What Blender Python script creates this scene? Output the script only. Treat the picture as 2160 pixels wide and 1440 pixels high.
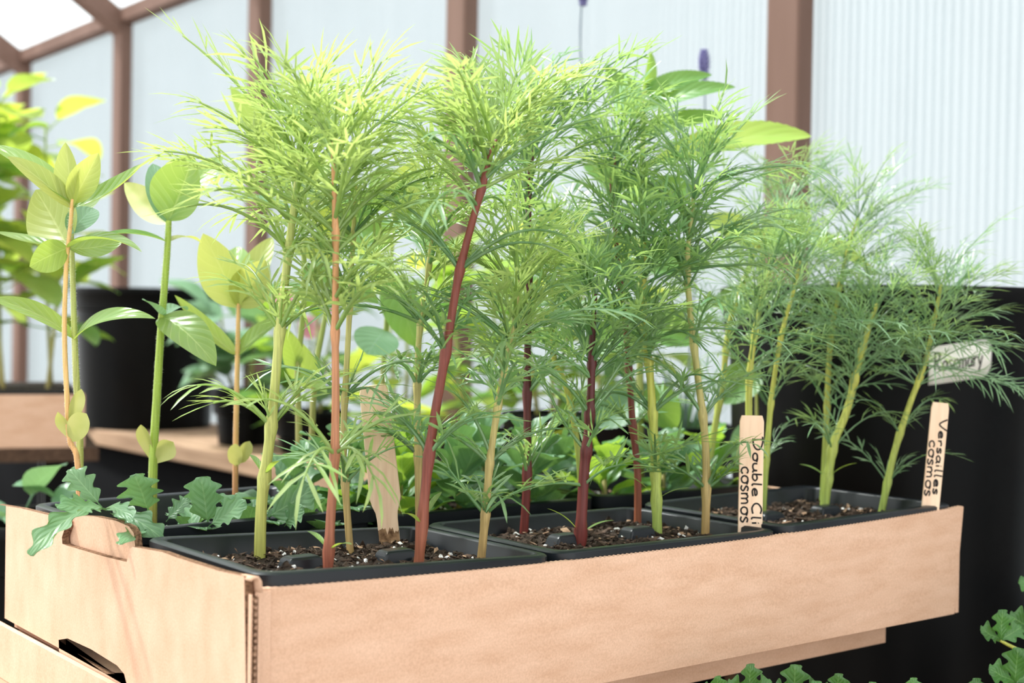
import bpy, bmesh, math, random
from mathutils import Vector, Matrix, noise as mnoise

for o in list(bpy.data.objects):
    bpy.data.objects.remove(o, do_unlink=True)
SC = bpy.context.scene
COL = SC.collection
V = Vector
PI = math.pi

# ---------------------------------------------------------------- camera
# metres; X runs along the tray's long front, Y along its short end, Z up, origin at the tray's near top corner
FPX = 2947.7
CAM = V((-0.2912, -0.5462, 0.1176))
YAW, PITCH, ROLL = 0.6691, -0.0127, 0.0167
FW = V((math.sin(YAW) * math.cos(PITCH), math.cos(YAW) * math.cos(PITCH), math.sin(PITCH)))
_r = V((math.cos(YAW), -math.sin(YAW), 0)); _u = _r.cross(FW)
RT = _r * math.cos(ROLL) + _u * math.sin(ROLL)
UP = -_r * math.sin(ROLL) + _u * math.cos(ROLL)
cd = bpy.data.cameras.new('camera'); camo = bpy.data.objects.new('camera', cd); COL.objects.link(camo)
camo.matrix_world = Matrix(((RT.x, UP.x, -FW.x, CAM.x), (RT.y, UP.y, -FW.y, CAM.y), (RT.z, UP.z, -FW.z, CAM.z), (0, 0, 0, 1)))
cd.sensor_width = 36.0; cd.lens = FPX / 2160 * 36.0
cd.clip_start = 0.02; cd.clip_end = 200
cd.dof.use_dof = True; cd.dof.focus_distance = 0.76; cd.dof.aperture_fstop = 9.0
SC.camera = camo

# ---------------------------------------------------------------- sky, sun, exposure
w = bpy.data.worlds.new('sky'); SC.world = w; w.use_nodes = True
nt = w.node_tree; nt.nodes.clear()
tc = nt.nodes.new('ShaderNodeTexCoord'); sp = nt.nodes.new('ShaderNodeSeparateXYZ')
rp = nt.nodes.new('ShaderNodeValToRGB'); bg = nt.nodes.new('ShaderNodeBackground'); wo = nt.nodes.new('ShaderNodeOutputWorld')
nt.links.new(tc.outputs['Generated'], sp.inputs[0]); nt.links.new(sp.outputs['Z'], rp.inputs[0])
e = rp.color_ramp.elements
e[0].position = 0.0; e[0].color = (0.95, 0.98, 0.97, 1)
e[1].position = 0.6; e[1].color = (0.95, 0.98, 1.0, 1)
nt.links.new(rp.outputs[0], bg.inputs[0]); bg.inputs[1].default_value = 1.75
nt.links.new(bg.outputs[0], wo.inputs[0])
sd = bpy.data.lights.new('sun', 'SUN'); so = bpy.data.objects.new('sun', sd); COL.objects.link(so)
sd.energy = 10.0; sd.angle = math.radians(6); sd.color = (1.0, 0.97, 0.92)
so.rotation_euler = (-V((-0.24, 0.50, 0.83)).normalized()).to_track_quat('-Z', 'Y').to_euler()
SC.view_settings.view_transform = 'Standard'; SC.view_settings.look = 'None'
SC.view_settings.gamma = 1.0; SC.view_settings.exposure = 0.34
SC.view_settings.use_curve_mapping = False
try:
    SC.cycles.use_denoising = True
    SC.cycles.max_bounces = 8; SC.cycles.transparent_max_bounces = 20
    SC.cycles.diffuse_bounces = 4; SC.cycles.transmission_bounces = 6
except Exception:
    pass

# ---------------------------------------------------------------- placing helpers
def at(px, py, t):                 # the point t metres away (along the lens axis) seen at px, py of the 2160 x 1440 frame
    return CAM + (FW + RT * ((px - 1080) / FPX) - UP * ((py - 720) / FPX)) * t
def on_plane(px, py, axis, val):
    d = FW + RT * ((px - 1080) / FPX) - UP * ((py - 720) / FPX)
    return CAM + d * ((val - CAM[axis]) / d[axis])
def depth(p): return (p - CAM).dot(FW)
TOCAM = -FW
ZUP = V((0, 0, 1))

# ---------------------------------------------------------------- materials
def lin(c):
    return tuple((x / 255 / 12.92) if x / 255 <= 0.04045 else ((x / 255 + 0.055) / 1.055) ** 2.4 for x in c)
def mat_base(name):
    m = bpy.data.materials.new(name); m.use_nodes = True
    n = m.node_tree; n.nodes.clear()
    out = n.nodes.new('ShaderNodeOutputMaterial')
    return m, n, out
def ramp_noise(n, c1, c2, scale, detail=3, stretch=None, coord='Object', lo=0.3, hi=0.7):
    t = n.nodes.new('ShaderNodeTexCoord'); ns = n.nodes.new('ShaderNodeTexNoise')
    ns.inputs['Scale'].default_value = scale; ns.inputs['Detail'].default_value = detail
    if stretch:
        mp = n.nodes.new('ShaderNodeMapping'); mp.inputs['Scale'].default_value = stretch
        n.links.new(t.outputs[coord], mp.inputs[0]); n.links.new(mp.outputs[0], ns.inputs['Vector'])
    else:
        n.links.new(t.outputs[coord], ns.inputs['Vector'])
    r = n.nodes.new('ShaderNodeValToRGB')
    r.color_ramp.elements[0].position = lo; r.color_ramp.elements[0].color = (*c1, 1)
    r.color_ramp.elements[1].position = hi; r.color_ramp.elements[1].color = (*c2, 1)
    n.links.new(ns.outputs['Fac'], r.inputs[0])
    return r, ns
def add_bump(n, b, height, strength, dist):
    bp = n.nodes.new('ShaderNodeBump'); bp.inputs['Strength'].default_value = strength; bp.inputs['Distance'].default_value = dist
    n.links.new(height, bp.inputs['Height']); n.links.new(bp.outputs[0], b.inputs['Normal'])
def mat_noise(name, c1, c2, scale, rough=0.6, spec=0.4, stretch=None, bump=0.0, bdist=0.001, detail=3):
    m, n, out = mat_base(name)
    b = n.nodes.new('ShaderNodeBsdfPrincipled')
    r, ns = ramp_noise(n, c1, c2, scale, detail, stretch)
    n.links.new(r.outputs[0], b.inputs['Base Color'])
    b.inputs['Roughness'].default_value = rough; b.inputs['Specular IOR Level'].default_value = spec
    if bump: add_bump(n, b, ns.outputs['Fac'], bump, bdist)
    n.links.new(b.outputs[0], out.inputs[0])
    return m
def mat_leaf(name, c1, c2, tr, rough=0.42, spec=0.5, mixf=0.45, veins=False, vcol=None, scale=60):
    m, n, out = mat_base(name)
    b = n.nodes.new('ShaderNodeBsdfPrincipled'); tl = n.nodes.new('ShaderNodeBsdfTranslucent'); mx = n.nodes.new('ShaderNodeMixShader')
    r, ns = ramp_noise(n, c1, c2, scale, 2)
    oi = n.nodes.new('ShaderNodeObjectInfo'); hs = n.nodes.new('ShaderNodeHueSaturation')
    mr = n.nodes.new('ShaderNodeMapRange'); mr.inputs['To Min'].default_value = 0.75; mr.inputs['To Max'].default_value = 1.25
    n.links.new(oi.outputs['Random'], mr.inputs[0]); n.links.new(mr.outputs[0], hs.inputs['Value'])
    n.links.new(r.outputs[0], hs.inputs['Color'])
    col = hs.outputs[0]
    if veins:
        uv = n.nodes.new('ShaderNodeUVMap'); s = n.nodes.new('ShaderNodeSeparateXYZ'); n.links.new(uv.outputs[0], s.inputs[0])
        def mth(op, a, bb=None):
            k = n.nodes.new('ShaderNodeMath'); k.operation = op
            for i, x in enumerate((a, bb)):
                if x is None: continue
                if isinstance(x, (int, float)): k.inputs[i].default_value = x
                else: n.links.new(x, k.inputs[i])
            return k.outputs[0]
        au = mth('ABSOLUTE', mth('SUBTRACT', s.outputs[0], 0.5))
        mid = mth('LESS_THAN', au, 0.018)
        ph = mth('SUBTRACT', mth('MULTIPLY', s.outputs[1], 7.0), mth('MULTIPLY', au, 4.2))
        lat = mth('LESS_THAN', mth('ABSOLUTE', mth('SUBTRACT', mth('FRACT', ph), 0.5)), 0.045)
        vf = mth('MAXIMUM', mid, mth('MULTIPLY', lat, 0.7))
        mc = n.nodes.new('ShaderNodeMixRGB'); mc.inputs[2].default_value = (*vcol, 1)
        n.links.new(mth('MULTIPLY', vf, 0.6), mc.inputs[0]); n.links.new(col, mc.inputs[1]); col = mc.outputs[0]
        puff = mth('MULTIPLY', mth('ABSOLUTE', mth('SUBTRACT', mth('FRACT', ph), 0.5)), 1.0)
        add_bump(n, b, puff, 0.35, 0.0012)
    n.links.new(col, b.inputs['Base Color'])
    b.inputs['Roughness'].default_value = rough; b.inputs['Specular IOR Level'].default_value = spec
    r2, _ = ramp_noise(n, tr, tuple(x * 0.8 for x in tr), scale, 2)
    n.links.new(r2.outputs[0], tl.inputs[0])
    mx.inputs[0].default_value = mixf
    n.links.new(b.outputs[0], mx.inputs[1]); n.links.new(tl.outputs[0], mx.inputs[2]); n.links.new(mx.outputs[0], out.inputs[0])
    return m
def mat_stem(name, low, high, z0, z1, spec=0.35):
    # pigment runs from the base colour to the upper colour along the stalk, with fine long streaks
    m, n, out = mat_base(name)
    b = n.nodes.new('ShaderNodeBsdfPrincipled')
    t = n.nodes.new('ShaderNodeTexCoord'); s = n.nodes.new('ShaderNodeSeparateXYZ'); n.links.new(t.outputs['Object'], s.inputs[0])
    mr = n.nodes.new('ShaderNodeMapRange'); mr.inputs[1].default_value = z0; mr.inputs[2].default_value = z1
    n.links.new(s.outputs['Z'], mr.inputs[0])
    r = n.nodes.new('ShaderNodeValToRGB'); r.color_ramp.elements[0].color = (*low, 1); r.color_ramp.elements[1].color = (*high, 1)
    n.links.new(mr.outputs[0], r.inputs[0])
    r2, ns = ramp_noise(n, (0.72, 0.72, 0.72), (1.2, 1.2, 1.2), 160, 3, (6, 6, 0.25))
    mm = n.nodes.new('ShaderNodeMixRGB'); mm.blend_type = 'MULTIPLY'; mm.inputs[0].default_value = 1
    n.links.new(r.outputs[0], mm.inputs[1]); n.links.new(r2.outputs[0], mm.inputs[2]); n.links.new(mm.outputs[0], b.inputs['Base Color'])
    b.inputs['Roughness'].default_value = 0.45; b.inputs['Specular IOR Level'].default_value = spec
    b.inputs['Subsurface Weight'].default_value = 0.0
    add_bump(n, b, ns.outputs['Fac'], 0.25, 0.0006)
    n.links.new(b.outputs[0], out.inputs[0])
    return m

M = {}
def cardboard(name, axis_stretch):
    m, n, out = mat_base(name)
    b = n.nodes.new('ShaderNodeBsdfPrincipled')
    r, ns = ramp_noise(n, (0.61, 0.375, 0.250), (0.69, 0.45, 0.318), 70, 7, axis_stretch)
    r2, ns2 = ramp_noise(n, (0.90, 0.88, 0.86), (1.05, 1.05, 1.05), 900, 2)
    mm = n.nodes.new('ShaderNodeMixRGB'); mm.blend_type = 'MULTIPLY'; mm.inputs[0].default_value = 1
    n.links.new(r.outputs[0], mm.inputs[1]); n.links.new(r2.outputs[0], mm.inputs[2]); n.links.new(mm.outputs[0], b.inputs['Base Color'])
    b.inputs['Roughness'].default_value = 0.85; b.inputs['Specular IOR Level'].default_value = 0.15
    add_bump(n, b, ns.outputs['Fac'], 0.22, 0.0010)
    n.links.new(b.outputs[0], out.inputs[0])
    return m
M['card'] = cardboard('kraft_cardboard', (0.45, 0.45, 2.0))
M['card_end'] = cardboard('kraft_cardboard_end', (0.9, 0.9, 0.5))
M['flute'] = mat_noise('cardboard_core', (0.07, 0.035, 0.02), (0.30, 0.17, 0.10), 700, 0.9, 0.1)
M['plastic'] = mat_noise('black_plastic', (0.007, 0.009, 0.012), (0.012, 0.015, 0.019), 20, 0.34, 0.35)
M['pot'] = mat_noise('pot_plastic', (0.0022, 0.0024, 0.0027), (0.0045, 0.0040, 0.0037), 12, 0.36, 0.08)
M['soil'] = mat_noise('potting_soil', (0.010, 0.007, 0.005), (0.060, 0.040, 0.028), 260, 0.95, 0.2, bump=1.0, bdist=0.003, detail=8)
M['bark_dark'] = mat_noise('bark_dark', (0.035, 0.022, 0.015), (0.10, 0.06, 0.04), 300, 0.85, 0.25)
M['bark_tan'] = mat_noise('bark_tan', (0.22, 0.13, 0.08), (0.42, 0.28, 0.18), 300, 0.85, 0.2)
M['perlite'] = mat_noise('perlite', (0.55, 0.53, 0.50), (0.85, 0.84, 0.82), 400, 0.9, 0.2)
M['wood_tag'] = mat_noise('birch_tag', (0.74, 0.50, 0.34), (0.86, 0.64, 0.46), 40, 0.75, 0.2, (8, 8, 0.7))
M['damp'] = mat_noise('damp_wood', (0.10, 0.05, 0.025), (0.45, 0.27, 0.15), 260, 0.85, 0.2)
M['ink'] = mat_noise('marker_ink', (0.010, 0.008, 0.008), (0.02, 0.016, 0.016), 200, 0.6, 0.2)
M['paper'] = mat_noise('paper_label', (0.72, 0.68, 0.60), (0.80, 0.77, 0.70), 60, 0.8, 0.2)
M['post'] = mat_noise('painted_post', (0.155, 0.088, 0.066), (0.20, 0.118, 0.092), 9, 0.7, 0.25, (2, 2, 0.3))
M['bench'] = mat_noise('bench_wood', (0.30, 0.185, 0.115), (0.44, 0.29, 0.19), 22, 0.8, 0.2, (6, 0.4, 6))
M['dark_wood'] = mat_noise('dark_board', (0.05, 0.028, 0.018), (0.10, 0.058, 0.036), 22, 0.8, 0.15, (6, 0.4, 6))
M['floor'] = mat_noise('ground_gravel', (0.10, 0.09, 0.08), (0.22, 0.20, 0.18), 30, 0.95, 0.1, bump=0.5, bdist=0.01)
M['shade_sheet'] = mat_noise('black_shade_sheet', (0.0025, 0.0025, 0.003), (0.005, 0.005, 0.0055), 200, 0.9, 0.03)  # near-black colour for the sheet that stands in for under-bench shade

def mat_panel(name, k=1.0, mixf=0.38):
    m, n, out = mat_base(name)
    tr = n.nodes.new('ShaderNodeBsdfTransparent'); tr.inputs[0].default_value = (0.90 * k, 0.93 * k, 0.94 * k, 1)
    tl = n.nodes.new('ShaderNodeBsdfTranslucent'); tl.inputs[0].default_value = (0.90 * k, 0.93 * k, 0.94 * k, 1)
    gl = n.nodes.new('ShaderNodeBsdfGlossy'); gl.inputs['Roughness'].default_value = 0.25; gl.inputs[0].default_value = (0.8, 0.85, 0.9, 1)
    a = n.nodes.new('ShaderNodeMixShader'); c = n.nodes.new('ShaderNodeMixShader')
    a.inputs[0].default_value = mixf; c.inputs[0].default_value = 0.05
    n.links.new(tr.outputs[0], a.inputs[1]); n.links.new(tl.outputs[0], a.inputs[2])
    n.links.new(a.outputs[0], c.inputs[1]); n.links.new(gl.outputs[0], c.inputs[2]); n.links.new(c.outputs[0], out.inputs[0])
    return m
M['panel'] = mat_panel('polycarbonate', 0.795, 0.5)
M['flute_pc'] = mat_panel('polycarbonate_rib', 0.93, 0.13)
M['roof_pc'] = mat_panel('roof_polycarbonate', 0.97, 0.12)
M['young'] = mat_leaf('cosmos_young', (0.25, 0.40, 0.12), (0.40, 0.53, 0.21), (0.62, 0.75, 0.21), 0.30, 0.7, 0.45)
M['cosmos'] = mat_leaf('cosmos_leaf', (0.11, 0.27, 0.11), (0.30, 0.46, 0.24), (0.46, 0.64, 0.15), 0.26, 0.8, 0.42)
M['fine'] = mat_leaf('cosmos_fine_leaf', (0.12, 0.28, 0.13), (0.32, 0.48, 0.28), (0.46, 0.62, 0.17), 0.26, 0.8, 0.40)
M['zinnia'] = mat_leaf('zinnia_leaf', (0.19, 0.36, 0.085), (0.30, 0.48, 0.15), (0.56, 0.70, 0.10), 0.28, 0.75, 0.46, True, (0.55, 0.66, 0.26), 30)
M['zinnia_y'] = mat_leaf('zinnia_young_leaf', (0.34, 0.44, 0.11), (0.46, 0.54, 0.18), (0.74, 0.74, 0.17), 0.38, 0.45, 0.5, True, (0.66, 0.72, 0.32), 30)
M['coty'] = mat_leaf('cotyledon', (0.36, 0.42, 0.12), (0.55, 0.56, 0.22), (0.68, 0.62, 0.16), 0.42, 0.4, 0.35, scale=90)
M['lobed'] = mat_leaf('lobed_leaf', (0.075, 0.19, 0.085), (0.15, 0.29, 0.135), (0.24, 0.45, 0.10), 0.40, 0.5, 0.28, True, (0.25, 0.40, 0.20), 45)
M['broad'] = mat_leaf('broad_leaf', (0.06, 0.20, 0.045), (0.15, 0.34, 0.08), (0.42, 0.62, 0.06), 0.38, 0.5, 0.45, True, (0.26, 0.44, 0.14), 25)
M['broad_y'] = mat_leaf('broad_pale_leaf', (0.26, 0.44, 0.08), (0.40, 0.55, 0.12), (0.70, 0.78, 0.10), 0.38, 0.45, 0.5, True, (0.5, 0.62, 0.2), 25)
M['teal'] = mat_leaf('blue_green_leaf', (0.10, 0.23, 0.11), (0.19, 0.34, 0.19), (0.30, 0.52, 0.18), 0.42, 0.5, 0.3, True, (0.25, 0.40, 0.28), 25)
M['parsley'] = mat_leaf('parsley_leaf', (0.025, 0.10, 0.022), (0.075, 0.20, 0.045), (0.16, 0.38, 0.04), 0.35, 0.55, 0.3, True, (0.2, 0.36, 0.12), 60)
M['lav'] = mat_noise('lavender_bud', (0.09, 0.085, 0.22), (0.24, 0.22, 0.42), 120, 0.8, 0.2)
M['lavstem'] = mat_noise('lavender_stem', (0.14, 0.17, 0.22), (0.24, 0.28, 0.30), 60, 0.7, 0.2)
M['pink'] = mat_leaf('pink_petal', (0.75, 0.20, 0.32), (0.85, 0.62, 0.66), (0.85, 0.4, 0.5), 0.5, 0.3, 0.4, scale=60)
M['hair'] = mat_leaf('stem_hair', (0.8, 0.8, 0.74), (0.9, 0.9, 0.85), (0.9, 0.9, 0.8), 0.6, 0.3, 0.5)
M['st_green'] = mat_stem('stem_yellow_green', (0.40, 0.40, 0.095), (0.47, 0.50, 0.17), 0, 0.2)
M['st_orange'] = mat_stem('stem_orange_red', (0.26, 0.075, 0.045), (0.58, 0.29, 0.13), 0.0, 0.17)
M['st_olive'] = mat_stem('stem_olive_tan', (0.40, 0.26, 0.10), (0.46, 0.42, 0.15), 0, 0.12)
M['st_red'] = mat_stem('stem_red', (0.30, 0.10, 0.05), (0.19, 0.045, 0.030), 0, 0.05)
M['st_dark'] = mat_stem('stem_dark_red', (0.15, 0.028, 0.022), (0.075, 0.014, 0.015), 0.0, 0.12)
M['st_lime'] = mat_stem('stem_lime', (0.30, 0.40, 0.09), (0.46, 0.45, 0.085), 0, 0.09)
M['st_zo'] = mat_stem('stem_zinnia_orange', (0.50, 0.20, 0.10), (0.74, 0.45, 0.17), 0.0, 0.10)
M['st_zg'] = mat_stem('stem_zinnia_green', (0.26, 0.14, 0.06), (0.34, 0.46, 0.07), 0.0, 0.05)
M['st_bg'] = mat_stem('stem_background', (0.30, 0.24, 0.08), (0.36, 0.46, 0.12), 0, 0.2)

# ---------------------------------------------------------------- object helpers
def link(o):
    COL.objects.link(o); return o
def thing(name, label, cat, loc, group=None):
    o = bpy.data.objects.new(name, None); o.empty_display_size = 0.02; link(o); o.location = loc
    o['label'] = label; o['category'] = cat
    if group: o['group'] = group
    return o
def setting(name, loc=(0, 0, 0)):
    o = bpy.data.objects.new(name, None); o.empty_display_size = 0.02; link(o); o.location = loc; o['kind'] = 'structure'
    return o
def root_loc(p):
    l = V((0, 0, 0))
    while p is not None:
        l = l + p.location; p = p.parent
    return l
class MB:                                            # collects vertices and faces in world coordinates
    def __init__(s): s.v = []; s.f = []; s.uv = []
    def quad_strip(s, rows, uvs=None, closed=False):
        b = len(s.v); n = len(rows[0])
        for r in rows: s.v += r
        if uvs:
            for r in uvs: s.uv += r
        for i in range(len(rows) - 1):
            for j in range(n if closed else n - 1):
                k = (j + 1) % n
                s.f.append((b + i * n + j, b + i * n + k, b + (i + 1) * n + k, b + (i + 1) * n + j))
        return b
    def tube(s, pts, rads, seg=8, cap=True, squash=None):
        rows = []; n = len(pts); side = None
        for i, p in enumerate(pts):
            d = (pts[min(i + 1, n - 1)] - pts[max(i - 1, 0)])
            d = d.normalized() if d.length > 1e-9 else ZUP
            if side is None:
                side = d.cross(V((0.3, 1, 0.2))).normalized()
            side = (side - d * side.dot(d)).normalized(); up = d.cross(side)
            rows.append([p + (side * math.cos(2 * PI * k / seg) + up * math.sin(2 * PI * k / seg)) * rads[i] for k in range(seg)])
        b = s.quad_strip(rows, closed=True)
        if cap:
            s.f.append(tuple(b + k for k in reversed(range(seg)))); s.f.append(tuple(b + (n - 1) * seg + k for k in range(seg)))
    def box(s, lo, hi):
        b = len(s.v)
        for z in (lo[2], hi[2]):
            s.v += [V((lo[0], lo[1], z)), V((hi[0], lo[1], z)), V((hi[0], hi[1], z)), V((lo[0], hi[1], z))]
        s.f += [(b, b + 3, b + 2, b + 1), (b + 4, b + 5, b + 6, b + 7), (b, b + 1, b + 5, b + 4), (b + 1, b + 2, b + 6, b + 5), (b + 2, b + 3, b + 7, b + 6), (b + 3, b, b + 4, b + 7)]
    def obox(s, c, ax, ay, az):                       # oriented box from a centre and three half axes
        b = len(s.v)
        for k in (-1, 1):
            s.v += [c - ax - ay + az * k, c + ax - ay + az * k, c + ax + ay + az * k, c - ax + ay + az * k]
        s.f += [(b, b + 3, b + 2, b + 1), (b + 4, b + 5, b + 6, b + 7), (b, b + 1, b + 5, b + 4), (b + 1, b + 2, b + 6, b + 5), (b + 2, b + 3, b + 7, b + 6), (b + 3, b, b + 4, b + 7)]
    def build(s, name, mat, parent=None, smooth=True, mods=()):
        me = bpy.data.meshes.new(name); off = root_loc(parent)
        me.from_pydata([v - off for v in s.v], [], s.f)
        if s.uv and len(s.uv) == len(s.v):
            l = me.uv_layers.new(name='UVMap'); vi = [0] * len(me.loops); me.loops.foreach_get('vertex_index', vi)
            fl = []
            for i in vi: fl += s.uv[i]
            l.data.foreach_set('uv', fl)
        if smooth: me.polygons.foreach_set('use_smooth', [True] * len(me.polygons))
        me.materials.append(mat); me.update()
        o = bpy.data.objects.new(name, me); link(o)
        if parent is not None: o.parent = parent
        for md in mods:
            k = o.modifiers.new(md[0].lower(), md[0])
            for a, x in md[1].items(): setattr(k, a, x)
        return o
def tag(o, label, cat, group=None):
    o['label'] = label; o['category'] = cat
    if group: o['group'] = group
    return o

def spline(pts, n):                                  # Catmull-Rom through the points
    out = []; k = len(pts)
    for i in range(k - 1):
        p0 = pts[max(i - 1, 0)]; p1 = pts[i]; p2 = pts[i + 1]; p3 = pts[min(i + 2, k - 1)]
        m = max(2, int(n / (k - 1)))
        for j in range(m):
            t = j / m
            out.append(0.5 * ((2 * p1) + (p2 - p0) * t + (2 * p0 - 5 * p1 + 4 * p2 - p3) * t * t + (3 * p1 - p0 - 3 * p2 + p3) * t ** 3))
    out.append(pts[-1]); return out
def bez(a, b, c, t): return a * ((1 - t) ** 2) + b * (2 * t * (1 - t)) + c * (t * t)
def bezd(a, b, c, t): return ((b - a) * (2 * (1 - t)) + (c - b) * (2 * t)).normalized()

# ================================================================ the greenhouse
def build_house():
    fl = MB(); fl.box((-4, -3, -0.93), (3.2, 6.5, -0.90)); f = fl.build('floor', M['floor'], None, False); f['kind'] = 'structure'
    wl = setting('wall_right', (0.8828, 0, -0.9))
    X0 = 0.8828; EAVE = 0.738
    for i in range(-2, 8):
        y1 = 0.496 + 0.61 * i; y0 = y1 - 0.046
        b = MB(); b.box((X0, y0, -0.90), (X0 + 0.026, y1, EAVE)); b.build('post', M['post'], wl, False, [('BEVEL', dict(width=0.003, segments=2))])
        b = MB(); b.box((X0 + 0.026, y0 + 0.012, -0.90), (X0 + 0.032, y1 - 0.01, EAVE)); b.build('joint_strip', M['post'], wl, False)
        # a twin-wall sheet: two skins and the flutes between them
        ya = y1 - 0.012; yb = y1 + 0.61 - 0.034
        b = MB(); b.box((X0 + 0.027, ya, -0.90), (X0 + 0.0276, yb, EAVE)); pn = b.build('panel', M['panel'], wl, False)
        b = MB(); y = ya + 0.004; rng = random.Random(i + 50)
        while y < yb:
            b.box((X0 + 0.0277, y, -0.90), (X0 + 0.033, y + rng.uniform(0.0005, 0.0016), EAVE)); y += 0.0105
        k = b.build('flutes', M['flute_pc'], pn, False); k['kind'] = 'stuff'
    for k in range(4):                                # unseen dark boards, added to block light coming in low behind the benches
        b = MB(); z0 = -0.9 + k * 0.19; b.box((X0 + 0.034, -1.3, z0 + 0.002), (X0 + 0.05, 5.4, z0 + 0.188)); b.build('light_block_board', M['dark_wood'], wl, False)
    b = MB(); b.box((X0 - 0.004, -1.3, EAVE), (X0 + 0.03, 5.4, EAVE + 0.028)); b.build('eave_beam', M['post'], wl, False)
    # the sloping roof over the beds
    rf = setting('ceiling', (X0, 0, EAVE + 0.028))
    sl = math.tan(math.radians(33)); RUN = 1.5
    for i in range(-2, 8):
        y1 = 0.496 + 0.61 * i; y0 = y1 - 0.046
        b = MB(); z = EAVE + 0.028
        b.v = [V((X0, y0, z)), V((X0, y1, z)), V((X0, y1, z - 0.05)), V((X0, y0, z - 0.05)),
               V((X0 - RUN, y0, z + RUN * sl)), V((X0 - RUN, y1, z + RUN * sl)), V((X0 - RUN, y1, z + RUN * sl - 0.05)), V((X0 - RUN, y0, z + RUN * sl - 0.05))]
        b.f = [(0, 1, 2, 3), (7, 6, 5, 4), (0, 4, 5, 1), (1, 5, 6, 2), (2, 6, 7, 3), (3, 7, 4, 0)]
        b.build('rafter', M['post'], rf, False)
        b = MB(); ya = y1 - 0.02; yb = y1 + 0.61 - 0.026; z += 0.002
        b.v = [V((X0 + 0.04, ya, z - 0.04 * sl)), V((X0 + 0.04, yb, z - 0.04 * sl)), V((X0 - RUN, yb, z + RUN * sl)), V((X0 - RUN, ya, z + RUN * sl))]
        b.v += [p + V((0, 0, 0.006)) for p in b.v]
        b.f = [(3, 2, 1, 0), (4, 5, 6, 7), (0, 1, 5, 4), (1, 2, 6, 5), (2, 3, 7, 6), (3, 0, 4, 7)]
        b.build('roof_panel', M['roof_pc'], rf, False)
    # the bench along the wall
    bn = thing('wall_bench', 'long narrow wooden plant bench along the greenhouse wall', 'bench', (0.74, 1.7, -0.9))
    for k in range(3):
        b = MB(); x0 = 0.628 + k * 0.083; b.box((x0, 0.40, -0.100), (x0 + 0.078, 3.9, -0.074)); b.build('plank', M['bench'], bn, False, [('BEVEL', dict(width=0.002, segments=2))])
    for y in (0.45, 1.6, 2.75, 3.8):
        for x in (0.655, 0.83):
            b = MB(); b.box((x, y, -0.90), (x + 0.04, y + 0.04, -0.100)); b.build('leg', M['bench'], bn, False)
    rng = random.Random(3); b = MB(); rows = []
    for z in (-0.101, -0.3, -0.6, -0.899):
        rows.append([V((0.640 + 0.004 * math.sin(y * 9) * (1 if z < -0.1 else 0.2), y, z)) for y in [0.42 + 0.06 * q for q in range(58)]])
    b.quad_strip(rows)
    tag(b.build('bench_shade', M['shade_sheet'], None, True, [('SOLIDIFY', dict(thickness=0.002))]), 'black sheet added for the shade under the wall bench', 'shade_sheet')  # added black sheet: the dark below the planks is put into its colour
build_house()

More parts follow.
